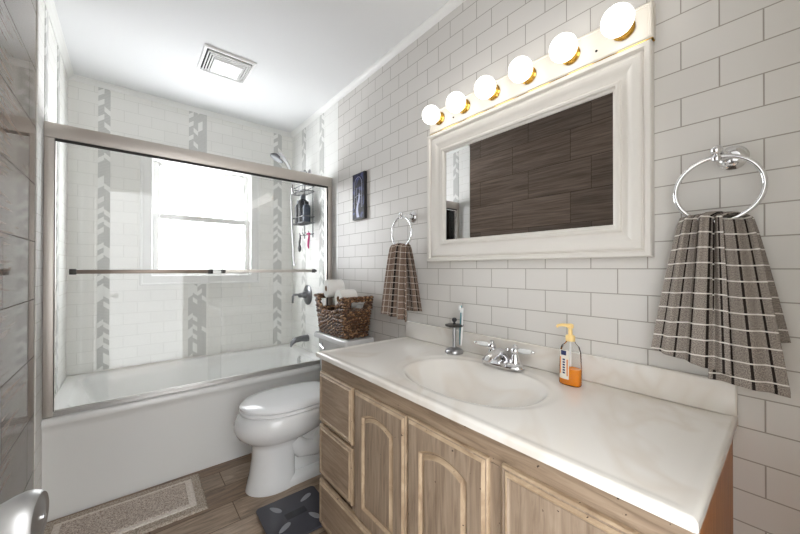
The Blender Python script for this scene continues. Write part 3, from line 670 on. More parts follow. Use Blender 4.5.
# ================================================================== VANITY
VF, VYL, VYR = -0.532, 1.389, 0.102                                    # front face, left and right ends
CZ = 0.828                                                             # counter top
va = thing('vanity_cabinet', 'greyed oak vanity cabinet with arched doors and orange oak end', 'vanity cabinet', (VF / 2, (VYL + VYR) / 2, 0))
bm = BM(); TK = 0.0
box(bm, (VF + 0.018, VYL - 0.016, 0.0), (-0.002, VYL, CZ - 0.019)); box(bm, (VF + 0.06, VYR + 0.02, 0.0), (VF + 0.075, VYL - 0.017, 0.08)); box(bm, (VF + 0.02, VYR + 0.017, 0.08), (-0.002, VYL - 0.017, 0.095)); box(bm, (-0.012, VYR + 0.017, 0.095), (-0.002, VYL - 0.017, CZ - 0.2))
obj('carcass', bm, m_oakv, va, False)
obj('end_panel', box(BM(), (VF + 0.018, VYR, 0.0), (-0.002, VYR + 0.016, CZ - 0.019)), m_side, va, False, label='orange brown oak end panel')
bm = BM()
def ff(y0, y1, z0, z1, mi): box(bm, (VF, y0, z0), (VF + 0.0175, y1, z1), 0.0015, 1, mi)
ff(VYR, VYL, 0.735, CZ - 0.019, 1); ff(VYR, VYL, 0.03, 0.075, 1)
for y0, y1 in ((VYL - 0.03, VYL), (1.075, 1.125), (0.735, 0.79), (0.44, 0.49), (VYR, VYR + 0.045)): ff(y0, y1, 0.0755, 0.7345, 0)
for z0, z1 in ((0.495, 0.525), (0.262, 0.285)): ff(1.1255, VYL - 0.0305, z0, z1, 1)
obj('face_frame', bm, [m_oakv, m_oakh], va, False)
XF = VF - 0.0185                                                       # front plane of doors and drawers
def drawer(y0, y1, z0, z1, name='drawer', horiz=True, wide=0.026):
    w, h = y1 - y0, z1 - z0; bm = BM()
    polar_panel(bm, (y0 + y1) / 2, (z0 + z1) / 2, XF, [(rect(w, h), 0.018, 0), (rect(w, h), 0.008, 1), (rect(w - 0.008, h - 0.008), 0.004, 1), (rect(w - 0.014, h - 0.014), 0.0035, 0), (rect(w - 0.020, h - 0.020), 0.006, 0), (rect(w - 0.030, h - 0.030), 0.0, 1), (rect(w - 0.038, h - 0.038), 0.0005, 1),
        (rect(w - 0.046, h - 0.046), 0.004, 0), (rect(w - 0.050, h - 0.050), 0.004, 0)])
    return obj(name, bm, [m_oakh if horiz else m_oakv, m_worn], va, False)
drawer(1.103, 1.383, 0.517, 0.742); drawer(1.103, 1.383, 0.282, 0.503)
drawer(1.103 - 0.31, 1.383, 0.06, 0.256, 'bottom_drawer')
def door(y0, y1, z0, z1):
    w, h = y1 - y0, z1 - z0; bm = BM(); s = 0.058; zo = 0.0
    iw, ih = w - 2 * s, h - 2 * s
    def A(d): return arch(iw - 2 * d, ih - 2 * d, 0.026 * (iw - 2 * d) / iw)
    polar_panel(bm, (y0 + y1) / 2, (z0 + z1) / 2, XF, [(rect(w, h), 0.018, 0), (rect(w, h), 0.009, 1), (rect(w - 0.006, h - 0.006), 0.006, 1), (rect(w - 0.012, h - 0.012), 0.0055, 0), (rect(w - 0.028, h - 0.028), 0.0, 1), (rect(w - 0.034, h - 0.034), 0.0, 0),
        (A(-0.001), 0.0, 0), (A(0.003), 0.003, 1), (A(0.007), 0.009, 1), (A(0.010), 0.009, 0), (A(0.022), 0.002, 1), (A(0.025), 0.0015, 0)])
    return obj('door', bm, [m_oakv, m_worn], va, False)
door(0.782, 1.083, 0.262, 0.742); door(0.478, 0.774, 0.10, 0.746)
drawer(0.150, 0.440, 0.10, 0.750, 'right_panel', False)

# counter with the basin formed in it
ct = thing('vanity_countertop', 'cream cultured marble countertop with an oval basin formed in it', 'countertop', (-0.28, 0.73, CZ))
CX0, CX1, CY0, CY1 = -0.560, -0.003, 0.092, 1.392
SX, SY, SA, SB = -0.283, 0.735, 0.218, 0.305
def c_z(x, y):
    z = 0.0
    d = min(x - CX0, y - CY0, CY1 - y)                                 # distance to the open edges
    z += 0.003 * (smoothstep(0.0, 0.012, d) * 0 + (1 - smoothstep(0.012, 0.034, d)))
    e = 0.009
    if d < e: z -= e - math.sqrt(max(0, e * e - (e - d) ** 2))
    rho = ((abs(y - SY) / SB) ** 2.3 + (abs(x - SX) / SA) ** 2.3) ** (1 / 2.3)
    z -= 0.005 * (1 - smoothstep(0.88, 1.0, rho))
    r2 = ((abs(y - SY) / (SB * 0.86)) ** 2.3 + (abs(x - SX + 0.004) / (SA * 0.86)) ** 2.3) ** (1 / 2.3)
    if r2 < 1: z -= 0.13 * (1 - r2 ** 2.2) ** 1.05
    return z
def axis(lo, hi, n, edge_lo, edge_hi):
    p = [lo + (hi - lo) * k / n for k in range(n + 1)]
    ex = [0.0005, 0.0015, 0.003, 0.0045, 0.006, 0.0075, 0.009]
    if edge_lo: p += [lo + e for e in ex]
    if edge_hi: p += [hi - e for e in ex]
    return sorted(set(round(v, 5) for v in p))
xs, ys = axis(CX0, CX1, 110, True, False), axis(CY0, CY1, 220, True, True)
bm = BM(); g = [[bm.verts.new((x, y, CZ + c_z(x, y))) for y in ys] for x in xs]
for i in range(len(xs) - 1):
    for j in range(len(ys) - 1): bm.faces.new((g[i][j], g[i + 1][j], g[i + 1][j + 1], g[i][j + 1]))
rimv = [g[0][j] for j in range(len(ys))][::-1] + [g[i][0] for i in range(1, len(xs))] + [g[-1][j] for j in range(1, len(ys))] + [g[i][-1] for i in range(len(xs) - 2, 0, -1)]
low = [bm.verts.new((v.co.x, v.co.y, CZ - 0.0185)) for v in rimv]; m = len(rimv)
for k in range(m): bm.faces.new((rimv[k], rimv[(k + 1) % m], low[(k + 1) % m], low[k]))
obj('counter_slab', bm, m_counter, ct, True, 60)
bm = box(BM(), (-0.023, CY0, CZ + 0.0005), (-0.0025, CY1, CZ + 0.09), 0.005, 3)
pts = [(-0.023, 0), (-0.0235, 0.004), (-0.026, 0.0015), (-0.034, 0.0005)]
obj('backsplash', bm, m_counter, ct)
obj('drain', lathe(BM(), [(0, 0.0), (0.024, 0.0), (0.022, 0.004), (0.012, 0.0035), (0.0, 0.006)], (SX, SY, CZ - 0.1355), (0, 0, 1), 24), m_chrome, ct)

# faucet
FX, FY = -0.083, 0.735
fa = thing('faucet', 'chrome two-handle faucet with white lever handles behind the basin', 'faucet', (FX, FY, CZ))
bm = loft(BM(), [[(FX + (p[0]) * s, FY + p[1] * (1 - (1 - s) * 0.3), CZ + z) for p in [(0.03 * math.cos(a) * (1 + 0.25 * (abs(math.cos(a)))), 0.092 * (1 if math.sin(a) >= 0 else -1) * abs(math.sin(a)) ** 0.7) for a in [2 * PI * k / 40 for k in range(40)]]] for s, z in ((1, 0.0005), (1.02, 0.006), (0.95, 0.012), (0.75, 0.018), (0.6, 0.022))]); obj('base', bm, m_chrome, fa)
def ell(x, z, w, h, tilt=0.0, n=18): return [(x + h * math.sin(a) * math.sin(tilt), FY + w * math.cos(a), z + h * math.sin(a) * math.cos(tilt)) for a in [2 * PI * k / n for k in range(n)]]
bm = loft(BM(), [ell(FX + 0.022, CZ + 0.015, 0.02, 0.008, 0), ell(FX + 0.012, CZ + 0.042, 0.021, 0.016, 0.6), ell(FX - 0.008, CZ + 0.055, 0.021, 0.016, 0.25), ell(FX - 0.035, CZ + 0.058, 0.02, 0.014, 0), ell(FX - 0.07, CZ + 0.052, 0.018, 0.013, -0.2), ell(FX - 0.095, CZ + 0.043, 0.017, 0.013, -0.4), ell(FX - 0.107, CZ + 0.034, 0.014, 0.010, -0.8)]); obj('spout', bm, m_chrome, fa)
bm = lathe(BM(), [(0, 0.012), (0.008, 0.012), (0.004, 0.03), (0.004, 0.045), (0.009, 0.05), (0.01, 0.055), (0.007, 0.062), (0, 0.064)], (FX + 0.038, FY, CZ), (0, 0, 1), 18); obj('popup_rod', bm, m_chrome, fa)
for s in (-1, 1):
    y = FY + s * 0.052
    h = obj('handle', lathe(BM(), [(0, 0.010), (0.025, 0.010), (0.025, 0.019), (0.021, 0.028), (0.016, 0.040), (0.0125, 0.054), (0.016, 0.060), (0.0165, 0.069), (0.012, 0.077), (0.008, 0.080), (0.009, 0.085), (0.005, 0.090), (0, 0.091)], (FX + 0.008, y, CZ), (0, 0, 1), 24), m_chrome, fa)
    d = Vector((-0.25 if s > 0 else 0.1, s, 0.06)).normalized(); o = Vector((FX + 0.008, y, CZ + 0.068))
    obj('lever', lathe(BM(), [(0, 0.014), (0.0065, 0.014), (0.0095, 0.022), (0.0105, 0.034), (0.009, 0.052), (0.0065, 0.064), (0.0, 0.064)], o, d, 18), m_porc, h, label='white porcelain lever')
    obj('lever_tip', lathe(BM(), [(0, 0.0642), (0.0066, 0.0642), (0.0058, 0.072), (0.003, 0.076), (0, 0.077)], o, d, 16), m_chrome, h)
# toothbrush holder and brushes
HX2, HY2 = -0.078, 0.985
th_ = thing('toothbrush_holder', 'chrome toothbrush stand with a dark round tray beside the basin', 'toothbrush holder', (HX2, HY2, CZ))
obj('base', lathe(BM(), [(0, 0.0005), (0.040, 0.0005), (0.041, 0.008), (0.038, 0.014), (0.028, 0.022), (0.014, 0.026), (0, 0.027)], (HX2, HY2, CZ), (0, 0, 1), 36), m_steel, th_)
obj('stem', lathe(BM(), [(0, 0.027), (0.0095, 0.027), (0.0085, 0.034), (0.0085, 0.118), (0.0, 0.118)], (HX2, HY2, CZ), (0, 0, 1), 20), m_steel, th_)
tr = obj('tray', lathe(BM(), [(0, 0.1182), (0.03, 0.1182), (0.041, 0.122), (0.042, 0.127), (0.036, 0.129), (0.0, 0.1295)], (HX2, HY2, CZ), (0, 0, 1), 36), m_nickd, th_)
obj('finial', lathe(BM(), [(0, 0.1297), (0.007, 0.1297), (0.005, 0.138), (0.011, 0.145), (0.012, 0.151), (0.008, 0.158), (0, 0.16)], (HX2, HY2, CZ), (0, 0, 1), 20), m_blackp, th_)
def brush(x, y, lean, mm, label, hz, side):
    t = thing('toothbrush', label, 'toothbrush', (x, y, CZ), 'toothbrushes in the stand')
    b0 = Vector((x, y, CZ + 0.036)); b1 = Vector((x + lean[0], y + lean[1], CZ + hz))
    obj('handle', tube(BM(), [b0, b0.lerp(b1, 0.3), b0.lerp(b1, 0.6), b0.lerp(b1, 0.85), b1], [0.003, 0.0045, 0.004, 0.0026, 0.0045], 10), mm, t)
    bm = BM(); q = b0.lerp(b1, 0.9); box(bm, (q.x - 0.005, q.y - 0.005 - 0.004 * 0, q.z - 0.003), (q.x - 0.012, q.y + 0.005, q.z + 0.018), 0.001)
    obj('bristles', bm, m_bristle, t)
brush(HX2 + 0.022, HY2 - 0.014, (-0.001, -0.008), m_teal, 'teal toothbrush in the chrome stand, nearer its knob', 0.214, 0)
brush(HX2 + 0.010, HY2 - 0.030, (0.004, -0.008), m_whitep, 'white toothbrush in the chrome stand, nearer the faucet', 0.205, 0)

# soap bottle
BX2, BY2 = -0.098, 0.470
so = thing('soap_dispenser', 'clear pump bottle with a little orange hand soap on the counter', 'soap bottle', (BX2, BY2, CZ))
def sb(z, w, d, n=32):
    return [(BX2 + d * (1 if math.cos(a) > 0 else -1) * abs(math.cos(a)) ** 0.75, BY2 + w * (1 if math.sin(a) > 0 else -1) * abs(math.sin(a)) ** 0.75, CZ + z * 1.07) for a in [2 * PI * k / n for k in range(n)]]
obj('bottle_body', loft(BM(), [sb(0.001, 0.031, 0.018), sb(0.004, 0.034, 0.021), sb(0.05, 0.034, 0.021), sb(0.10, 0.032, 0.020), sb(0.118, 0.027, 0.018), sb(0.128, 0.016, 0.014), sb(0.134, 0.0125, 0.0125)]), m_bottle, so, True, 60)
m_soap, nt, b_ = new_mat('orange_soap'); b_.inputs['Base Color'].default_value = lin((255, 150, 34)); b_.inputs['Roughness'].default_value = 0.15
obj('soap', loft(BM(), [sb(0.002, 0.030, 0.017), sb(0.005, 0.0325, 0.0195), sb(0.048, 0.0325, 0.0195), sb(0.052, 0.0325, 0.0195)]), m_soap, so, True, 60, label='orange liquid soap')
m_pump = M('pale_yellow_plastic', (246, 214, 146), 0.35)
bm = lathe(BM(), [(0, 0.1345), (0.0145, 0.1345), (0.0145, 0.150), (0.012, 0.153), (0.007, 0.155), (0.006, 0.175), (0.010, 0.177), (0.010, 0.188), (0.006, 0.191), (0, 0.191)], (BX2, BY2, CZ + 0.0095), (0, 0, 1), 22)
tube(bm, [(BX2, BY2, CZ + 0.1945), (BX2 - 0.02, BY2 + 0.018, CZ + 0.1965), (BX2 - 0.030, BY2 + 0.027, CZ + 0.1945), (BX2 - 0.033, BY2 + 0.029, CZ + 0.1885)], [0.006, 0.0052, 0.0045, 0.004], 10); obj('pump', bm, m_pump, so)
obj('dip_tube', tube(BM(), [(BX2, BY2, CZ + 0.060), (BX2, BY2, CZ + 0.143)], 0.003, 8), m_whitep, so)
lb = BM()
def lab(bm, y0, y1, z0, z1, off, mi=0, n=8):                           # patch lying on the bottle's broad side
    def sx(y, z):
        w = 0.034 if z < 0.05 else 0.034 - (z - 0.05) * 0.04; q = min(0.999, abs(y) / w)
        return -(0.021 * (1 - q ** (2 / 0.75)) ** (0.75 / 2)) - off
    v = [[bm.verts.new((BX2 + sx(y0 + (y1 - y0) * k / n, zz), BY2 + y0 + (y1 - y0) * k / n, CZ + zz * 1.07)) for k in range(n + 1)] for zz in (z0, (z0 + z1) / 2, z1)]
    for r_ in range(2):
        for k in range(n): bm.faces.new((v[r_][k], v[r_][k + 1], v[r_ + 1][k + 1], v[r_ + 1][k])).material_index = mi
lab(lb, -0.004, 0.028, 0.020, 0.108, 0.0006, 0); lab(lb, 0.004, 0.022, 0.092, 0.106, 0.0009, 1); lab(lb, -0.001, 0.003, 0.03, 0.08, 0.0009, 2); lab(lb, 0.022, 0.026, 0.034, 0.086, 0.0009, 2)
for k in range(6): lab(lb, 0.008, 0.016, 0.036 + 0.008 * k, 0.041 + 0.008 * k, 0.0009, 1, 3)
obj('label', lb, [M('label_white', (232, 226, 214), 0.5), M('label_navy', (36, 46, 92), 0.5), M('label_orange', (226, 132, 40), 0.5)], so, False)

# ================================================================== MIRROR
MY0, MY1, MZ0, MZ1 = 0.266, 1.206, 1.246, 1.890
mi_ = thing('wall_mirror', 'wide mirror in a broad white moulded frame above the counter', 'mirror', (-0.002, (MY0 + MY1) / 2, MZ0))
prof = [(0.0, -0.002), (0.0, -0.034), (0.003, -0.038), (0.015, -0.038), (0.0175, -0.033), (0.019, -0.024), (0.023, -0.0235), (0.027, -0.030), (0.034, -0.0325), (0.045, -0.030), (0.058, -0.0235), (0.070, -0.0165), (0.078, -0.0145), (0.081, -0.0145), (0.083, -0.023), (0.089, -0.027), (0.096, -0.025), (0.099, -0.016), (0.106, -0.012), (0.106, -0.004)]
bm = BM(); lp = []
for q, x in prof: lp.append([(x, MY0 + q, MZ0 + q), (x, MY1 - q, MZ0 + q), (x, MY1 - q, MZ1 - q), (x, MY0 + q, MZ1 - q)])
loft(bm, lp, False, False); loft(bm, [lp[-1], lp[0]], False, False)
obj('frame', bm, m_frame, mi_, True, 28)
obj('mirror_glass', box(BM(), (-0.0095, MY0 + 0.1, MZ0 + 0.1), (-0.005, MY1 - 0.1, MZ1 - 0.1)), m_mirror, mi_, False)

# ================================================================== VANITY LIGHT
LY0, LY1, LZ0, LZ1 = 0.262, 1.196, 1.898, 2.008
vl = thing('vanity_light', 'cream vanity light bar with six lit globe bulbs above the mirror', 'light fixture', (-0.001, (LY0 + LY1) / 2, LZ0))
bm = BM(); lp = []
for q, x in ((0.0, -0.001), (0.0, -0.026), (0.004, -0.03), (0.010, -0.03), (0.012, -0.027), (0.014, -0.027)): lp.append([(x, LY0 + q, LZ0 + q), (x, LY1 - q, LZ0 + q), (x, LY1 - q, LZ1 - q), (x, LY0 + q, LZ1 - q)])
loft(bm, lp, True, True); obj('back_plate', bm, m_bar, vl, False)
bm = BM(); box(bm, (-0.0265, LY0 + 0.001, LZ0 - 0.003), (-0.004, LY1 - 0.001, LZ0 - 0.0003)); obj('lower_lip', bm, m_brass, vl, False, label='brass strip under the plate')
for y in (0.415, 1.035): obj('screw', lathe(BM(), [(0, 0), (0.004, 0), (0.003, 0.003), (0, 0.0035)], (-0.0272, y, 1.932), (-1, 0, 0), 12), m_gask, vl)
for y in (1.122, 0.966, 0.810, 0.652, 0.495, 0.336):
    z = 1.956
    s = obj('socket', lathe(BM(), [(0, 0.0272), (0.030, 0.0272), (0.031, 0.032), (0.027, 0.037), (0.0275, 0.042), (0.025, 0.047), (0.021, 0.049), (0.0, 0.049)], (0, y, z), (-1, 0, 0), 32), m_brass, vl)
    obj('globe_bulb', ball(BM(), (-0.0905, y, z), 0.0435, 32), m_globe, vl)

# ================================================================== EXHAUST FAN
ef = thing('exhaust_fan', 'square white ceiling exhaust fan with louvres and a lit lens', 'exhaust fan', (-0.74, 2.31, ZC))
FX0, FX1, FY0, FY1 = -0.885, -0.600, 2.16, 2.45
bm = BM(); lp = []
def sq(q, z): return [(FX0 + q, FY0 + q, ZC - z), (FX1 - q, FY0 + q, ZC - z), (FX1 - q, FY1 - q, ZC - z), (FX0 + q, FY1 - q, ZC - z)]
loft(bm, [sq(0.0, 0.0005), sq(0.0, 0.006), sq(0.004, 0.012), sq(0.016, 0.014), sq(0.018, 0.004)], False, False)
for q in (0.027, 0.041, 0.055): loft(bm, [sq(q, 0.010), sq(q - 0.003, 0.018 + q * 0.16), sq(q + 0.003, 0.020 + q * 0.16), sq(q + 0.006, 0.012), sq(q, 0.010)], False, False)
loft(bm, [sq(0.068, 0.010), sq(0.062, 0.030), sq(0.066, 0.034), sq(0.082, 0.035), sq(0.082, 0.028)], False, False)
gr = obj('grille', bm, m_whitep, ef, False)
obj('fan_cavity', box(BM(), (FX0 + 0.017, FY0 + 0.017, ZC - 0.0045), (FX1 - 0.017, FY1 - 0.017, ZC - 0.0006)), m_gask, ef, False)
bm = loft(BM(), [sq(0.0825, 0.030), sq(0.0825, 0.036), sq(0.086, 0.038), sq(0.12, 0.040)], True, True); obj('lens', bm, m_fan, ef, False)

# ================================================================== TOWEL RINGS AND TOWELS
def towel_ring(yc, zc, R, label, post_mat, yf):
    t = thing('towel_ring', label, 'towel ring', (0, yc, zc + R), 'towel rings on the tiled wall')
    zt = zc + R + 0.006; xr = -0.070; pd = (xr, yc - yf, 0)
    obj('flange', lathe(BM(), [(0, 0.0005), (0.030, 0.0005), (0.031, 0.005), (0.026, 0.009), (0.024, 0.012), (0.019, 0.014), (0.015, 0.018), (0.0, 0.019)], (0, yf, zt), (-1, 0, 0), 32), m_chrome, t)
    p = obj('post', lathe(BM(), [(0, 0.018), (0.010, 0.018), (0.009, 0.022), (0.0135, 0.036), (0.010, 0.062), (0, 0.063)], (0, yf, zt), pd, 24), post_mat, t)
    obj('knuckle', lathe(ball(BM(), (xr - 0.004, yc, zt + 0.010), 0.0125), [(0, -0.02), (0.009, -0.02), (0.011, -0.014), (0.008, -0.006), (0, -0.005)], (xr, yc, zt + 0.004), (0, 0, 1), 20), m_chrome, t)
    obj('ring', torus(BM(), (xr, yc, zc), R, 0.0054, (1, 0, 0), 64, 12), m_chrome, t)
    return xr
xr = towel_ring(0.123, 1.412, 0.082, 'larger chrome towel ring right of the mirror', m_chrome, 0.100)
towel_ring(1.368, 1.408, 0.083, 'towel ring with a white post left of the mirror', m_porc, 1.352)

def cloth(bm, uvl, yc, zr, s0, s1, wt, wb, L0, L1, xoff, amp_t, amp_b, nple, ph, shift, cw, v0=0.0, NS=60, NT=40, out=-1, sag=0.0, flare=0.02):
    """one hanging fall of a towel: s across (-1..1), d down from the ring"""
    g = []
    for j in range(NT + 1):
        t = j / NT; row = []
        for i in range(NS + 1):
            q = i / NS; s = s0 + (s1 - s0) * q; L = L0 + (L1 - L0) * q
            d = L * t; w = wt + (wb - wt) * min(1.0, (d / 0.40)) ** 0.85
            y = yc + s * w / 2 + shift * d
            fold = math.cos(nple * PI * s + ph + 0.5 * t) + 0.35 * math.cos(2.3 * nple * PI * s + 1.3 + ph)
            a = amp_t + (amp_b - amp_t) * t
            x = xoff + out * (flare * t ** 0.7) + a * fold
            z = zr - d + 0.004 * math.sin(3 * s + ph) * (1 - t) - sag * (1 - s * s) * (1 - t) ** 2
            row.append((bm.verts.new((x, y, z)), (s * cw / 2, v0 + d)))
        g.append(row)
    for j in range(NT):
        for i in range(NS):
            qd = (g[j][i], g[j][i + 1], g[j + 1][i + 1], g[j + 1][i]); f = bm.faces.new([p[0] for p in qd])
            for l, p in zip(f.loops, qd): l[uvl].uv = p[1]
    return g
def bridge(bm, uvl, ga, gb, zr, n=6):
    """carry the top row of one fall over the ring to the top row of the other"""
    ra, rb = ga[0], gb[0]; m = min(len(ra), len(rb)); rows = [ra]
    for k in range(1, n):
        q = k / n; row = []
        for i in range(m):
            a, b = ra[i], rb[i]; c = a[0].co.lerp(b[0].co, q); c.z += 0.012 * math.sin(PI * q)
            row.append((bm.verts.new(c), (a[1][0], a[1][1] - 0.03 * q)))
        rows.append(row)
    rows.append(rb)
    for r1, r2 in zip(rows, rows[1:]):
        for i in range(m - 1):
            qd = (r1[i], r1[i + 1], r2[i + 1], r2[i]); f = bm.faces.new([p[0] for p in qd])
            for l, p in zip(f.loops, qd): l[uvl].uv = p[1]
def finish_towel(bm, mat, label, group, name='hand_towel'):
    o = obj(name, bm, mat, None, True, 180); tag(o, label, 'towel', group)
    sm = o.modifiers.new('thickness', 'SOLIDIFY'); sm.thickness = 0.0025; sm.offset = 0
    return o
zr = 1.412 - 0.082 + 0.007
bm = BM(); uvl = bm.loops.layers.uv.new('UVMap')
gB = cloth(bm, uvl, 0.128, zr, 1.0, -1.0, 0.135, 0.235, 0.33, 0.30, xr + 0.014, 0.004, 0.006, 3.0, 2.0, -0.06, 0.30, NS=70, out=1, flare=0.02)
gC = cloth(bm, uvl, 0.128, zr, 0.1, -1.0, 0.130, 0.240, 0.402, 0.412, xr - 0.010, 0.010, 0.007, 2.7, 0.4, -0.01, 0.29, NS=50)
gA = cloth(bm, uvl, 0.133, zr + 0.003, 1.0, -0.35, 0.126, 0.245, 0.350, 0.388, xr - 0.018, 0.015, 0.008, 3.9, 0.9, 0.01, 0.31, NS=70, flare=0.022)
bridge(bm, uvl, gA, gB, zr)
finish_towel(bm, m_towel_a, 'larger grey towel with dark stripes and white lines, right of the mirror', 'check towels on rings')
bm = BM(); uvl = bm.loops.layers.uv.new('UVMap'); zr -= 0.005
gB = cloth(bm, uvl, 1.372, zr, 1.0, -1.0, 0.140, 0.25, 0.36, 0.345, xr + 0.012, 0.003, 0.006, 3.2, 1.0, -0.06, 0.30, NS=70, out=1, flare=0.018)
gA = cloth(bm, uvl, 1.375, zr, 1.0, -1.0, 0.150, 0.25, 0.37, 0.395, xr - 0.016, 0.010, 0.013, 3.6, 1.2, 0.02, 0.30, NS=70, flare=0.03)
bridge(bm, uvl, gA, gB, zr)
finish_towel(bm, m_towel_b, 'smaller brown check towel hanging left of the mirror', 'check towels on rings')

# ================================================================== WALL PICTURE
py0, py1, pz0, pz1 = 1.806, 1.956, 1.543, 1.856
pc = thing('wall_picture', 'narrow dark blue picture with pale arch lines on the tiled wall', 'picture', (-0.001, 1.881, pz0))
obj('backing', box(BM(), (-0.022, py0, pz0), (-0.001, py1, pz1), 0.002), M('black_panel_edge', (40, 38, 40), 0.5), pc)
def pic_mat():
    m, nt, b = new_mat('dark_blue_artwork'); tc = N(nt, 'ShaderNodeTexCoord')
    n = N(nt, 'ShaderNodeTexNoise'); n.inputs['Scale'].default_value = 16; n.inputs['Detail'].default_value = 3; n.inputs['Distortion'].default_value = 1.0; nt.links.new(tc.outputs['Object'], n.inputs['Vector'])
    r = N(nt, 'ShaderNodeValToRGB'); e = r.color_ramp.elements; e[0].position = 0.35; e[0].color = lin((10, 10, 16)); e[1].position = 0.7; e[1].color = lin((78, 86, 140)); x = e.new(0.52); x.color = lin((28, 30, 54))
    nt.links.new(n.outputs['Fac'], r.inputs[0]); nt.links.new(r.outputs[0], b.inputs['Base Color']); b.inputs['Roughness'].default_value = 0.5; b.inputs['Specular IOR Level'].default_value = 0.2; return m
obj('artwork', box(BM(), (-0.0232, py0 + 0.006, pz0 + 0.006), (-0.0222, py1 - 0.006, pz1 - 0.006)), pic_mat(), pc, False)
bm = BM(); xa = -0.0236; yc = 1.881
ar = [(xa, yc + 0.045, 1.62)] + [(xa, yc + 0.045 * math.cos(a), 1.775 + 0.055 * math.sin(a)) for a in [PI * k / 16 for k in range(17)]] + [(xa, yc - 0.045, 1.62)]
tube(bm, ar, 0.0014, 6); tube(bm, [(xa, yc + 0.02, 1.65), (xa, yc + 0.02, 1.76)], 0.001, 6); tube(bm, [(xa, yc - 0.02, 1.65), (xa, yc - 0.02, 1.76)], 0.001, 6)
tube(bm, [(xa, yc - 0.045, 1.70), (xa, yc + 0.005, 1.705), (xa, yc + 0.045, 1.695)], 0.001, 6)
obj('pale_arch', bm, M('pale_lilac_line', (170, 172, 196), 0.4), pc)
bm = BM(); vs = []
for k in range(13):
    q = k / 12; y = yc + 0.012 * math.sin(q * 5) ; w = 0.006 + 0.010 * (1 - q); z = 1.556 + 0.16 * q
    vs.append((bm.verts.new((-0.0235, y - w, z)), bm.verts.new((-0.0235, y + w, z))))
for a, b in zip(vs, vs[1:]): bm.faces.new((a[0], a[1], b[1], b[0]))
obj('pale_stream', bm, M('pale_blue_paint', (150, 154, 190), 0.4), pc, False)

# ================================================================== FLOOR THINGS
sc_ = thing('bath_scale', 'dark glass bathroom scale on the floor between toilet and vanity', 'bathroom scale', (-0.585, 1.545, 0))
A0 = Vector((-0.735, 1.692, 0)); dxs = Vector((1, -0.02, 0)).normalized(); dys = Vector((-0.02, -1, 0)).normalized()
def sp(u, v, z): p = A0 + dxs * u + dys * v; return (p.x, p.y, z)
def srr(w, h, r, z, q=0):
    return [sp(x, y, z) for x, y, _ in rr_loop(q, w - q, q, h - q, r, 0, 6)]
SW, SH = 0.30, 0.293
bm = loft(BM(), [srr(SW, SH, 0.02, 0.018), srr(SW, SH, 0.02, 0.024), srr(SW, SH, 0.019, 0.0255, 0.0015)]); obj('glass_platform', bm, M('dark_glass', (66, 66, 73), 0.16), sc_)
bm = loft(BM(), [srr(SW, SH, 0.02, 0.006, 0.02), srr(SW, SH, 0.02, 0.0178, 0.012)])
for u, v in ((0.035, 0.035), (0.265, 0.035), (0.035, 0.258), (0.265, 0.258)):
    p = sp(u, v, 0.0005); lathe(bm, [(0, 0), (0.015, 0), (0.017, 0.0075), (0, 0.0075)], p, (0, 0, 1), 16)
obj('plastic_base', bm, m_blackp, sc_)
m_foot = M('silver_sensor', (150, 152, 158), 0.4, 0.5)
for x, y, dx, dy in ((-0.658, 1.625, 0.48, -0.88), (-0.507, 1.618, 0.90, 0.42), (-0.664, 1.488, 0.88, 0.48), (-0.524, 1.474, 0.42, -0.9)):
    d = Vector((dx, dy)).normalized(); e2 = Vector((-d.y, d.x))
    lp = [[(x + e * (d.x * 0.036 * math.cos(q) + e2.x * (0.0135 + 0.003 * math.cos(q)) * math.sin(q)), y + e * (d.y * 0.036 * math.cos(q) + e2.y * (0.0135 + 0.003 * math.cos(q)) * math.sin(q)), z) for q in [2 * PI * k / 28 for k in range(28)]] for e, z in ((1, 0.0256), (0.94, 0.0266))]
    obj('foot_sensor', loft(BM(), lp), m_foot, sc_, label='silver oval foot pad')
bm = BM(); box(bm, sp(0.10, 0.125, 0.0256), sp(0.20, 0.165, 0.0262), 0); obj('display', bm, M('display_glass', (40, 41, 46), 0.1), sc_, False)

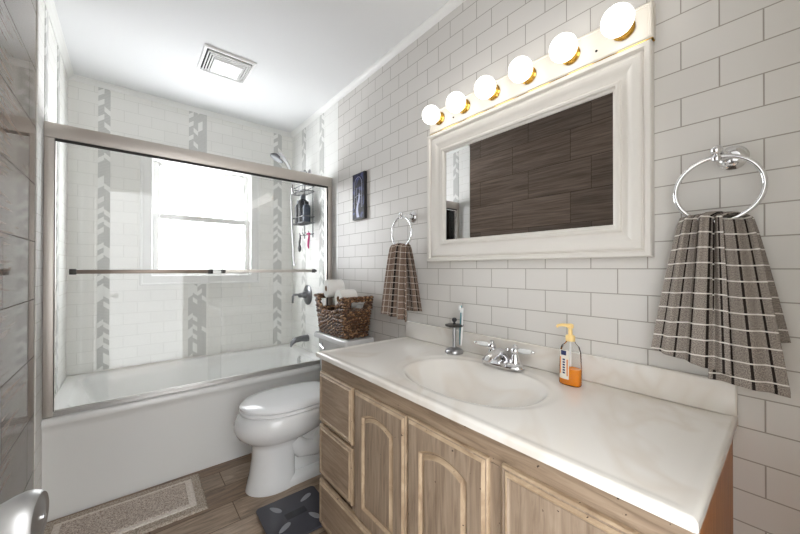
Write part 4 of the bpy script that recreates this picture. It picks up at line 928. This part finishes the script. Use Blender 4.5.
# bath mat: flat border, raised pale band, deep tufted middle
RA = math.radians(-1.6)
def rp(u, v, z):                                                       # u along the mat (towards the toilet), v towards the doorway
    c = Vector((-0.892, 2.236, 0)); ex = Vector((math.cos(RA), math.sin(RA), 0)); ey = Vector((-math.sin(RA), math.cos(RA), 0)); p = c + ex * u - ey * v
    return (p.x, p.y, z)
rg = thing('bath_mat', 'taupe bath mat with a pale raised band in front of the tub', 'bath mat', (-1.2, 2.05, 0))
RW, RH = 0.628, 0.350
def rug_mat(name, c1, c2, scale):
    m, nt, b = new_mat(name); tc = N(nt, 'ShaderNodeTexCoord'); n = N(nt, 'ShaderNodeTexNoise'); n.inputs['Scale'].default_value = scale; n.inputs['Detail'].default_value = 3; nt.links.new(tc.outputs['Object'], n.inputs['Vector'])
    r = N(nt, 'ShaderNodeValToRGB'); r.color_ramp.elements[0].position = 0.38; r.color_ramp.elements[1].position = 0.62; r.color_ramp.elements[0].color = lin(c1); r.color_ramp.elements[1].color = lin(c2)
    nt.links.new(n.outputs['Fac'], r.inputs[0]); nt.links.new(r.outputs[0], b.inputs['Base Color']); b.inputs['Roughness'].default_value = 1; b.inputs['Specular IOR Level'].default_value = 0.05
    bp = N(nt, 'ShaderNodeBump'); bp.inputs['Strength'].default_value = 0.8; bp.inputs['Distance'].default_value = 0.006; nt.links.new(n.outputs['Fac'], bp.inputs['Height']); nt.links.new(bp.outputs[0], b.inputs['Normal'])
    return m
m_r1 = rug_mat('taupe_pile', (158, 145, 132), (204, 192, 178), 160); m_r2 = rug_mat('pale_pile', (220, 210, 200), (238, 230, 222), 120); m_r3 = rug_mat('speckled_pile', (170, 154, 141), (230, 219, 208), 190)
def patch(u0, u1, v0, v1, z, amp, nu, nv, zb):
    bm = BM(); g = []
    for i in range(nu + 1):
        row = []
        for j in range(nv + 1):
            u, v = u0 + (u1 - u0) * i / nu, v0 + (v1 - v0) * j / nv; ed = min(i, nu - i, j, nv - j)
            zz = zb if ed == 0 else (zb + (z - zb) * min(1, 0.72 + ed * 0.14) + random.uniform(-amp, amp)); ju = 0 if ed > 0 else random.uniform(-0.0015, 0.0015)
            row.append(bm.verts.new(rp(-u + ju, v + ju, zz)))
        g.append(row)
    for i in range(nu):
        for j in range(nv): bm.faces.new((g[i][j], g[i + 1][j], g[i + 1][j + 1], g[i][j + 1]))
    return bm
obj('mat_border', patch(0, RW, 0, RH, 0.011, 0.0012, 150, 90, 0.001), m_r1, rg, True, 180)
obj('pale_band', patch(0.042, RW - 0.04, 0.042, RH - 0.045, 0.015, 0.001, 130, 70, 0.009), m_r2, rg, True, 180)
obj('tufted_middle', patch(0.074, RW - 0.068, 0.066, RH - 0.070, 0.019, 0.0022, 140, 74, 0.0125), m_r3, rg, True, 180)
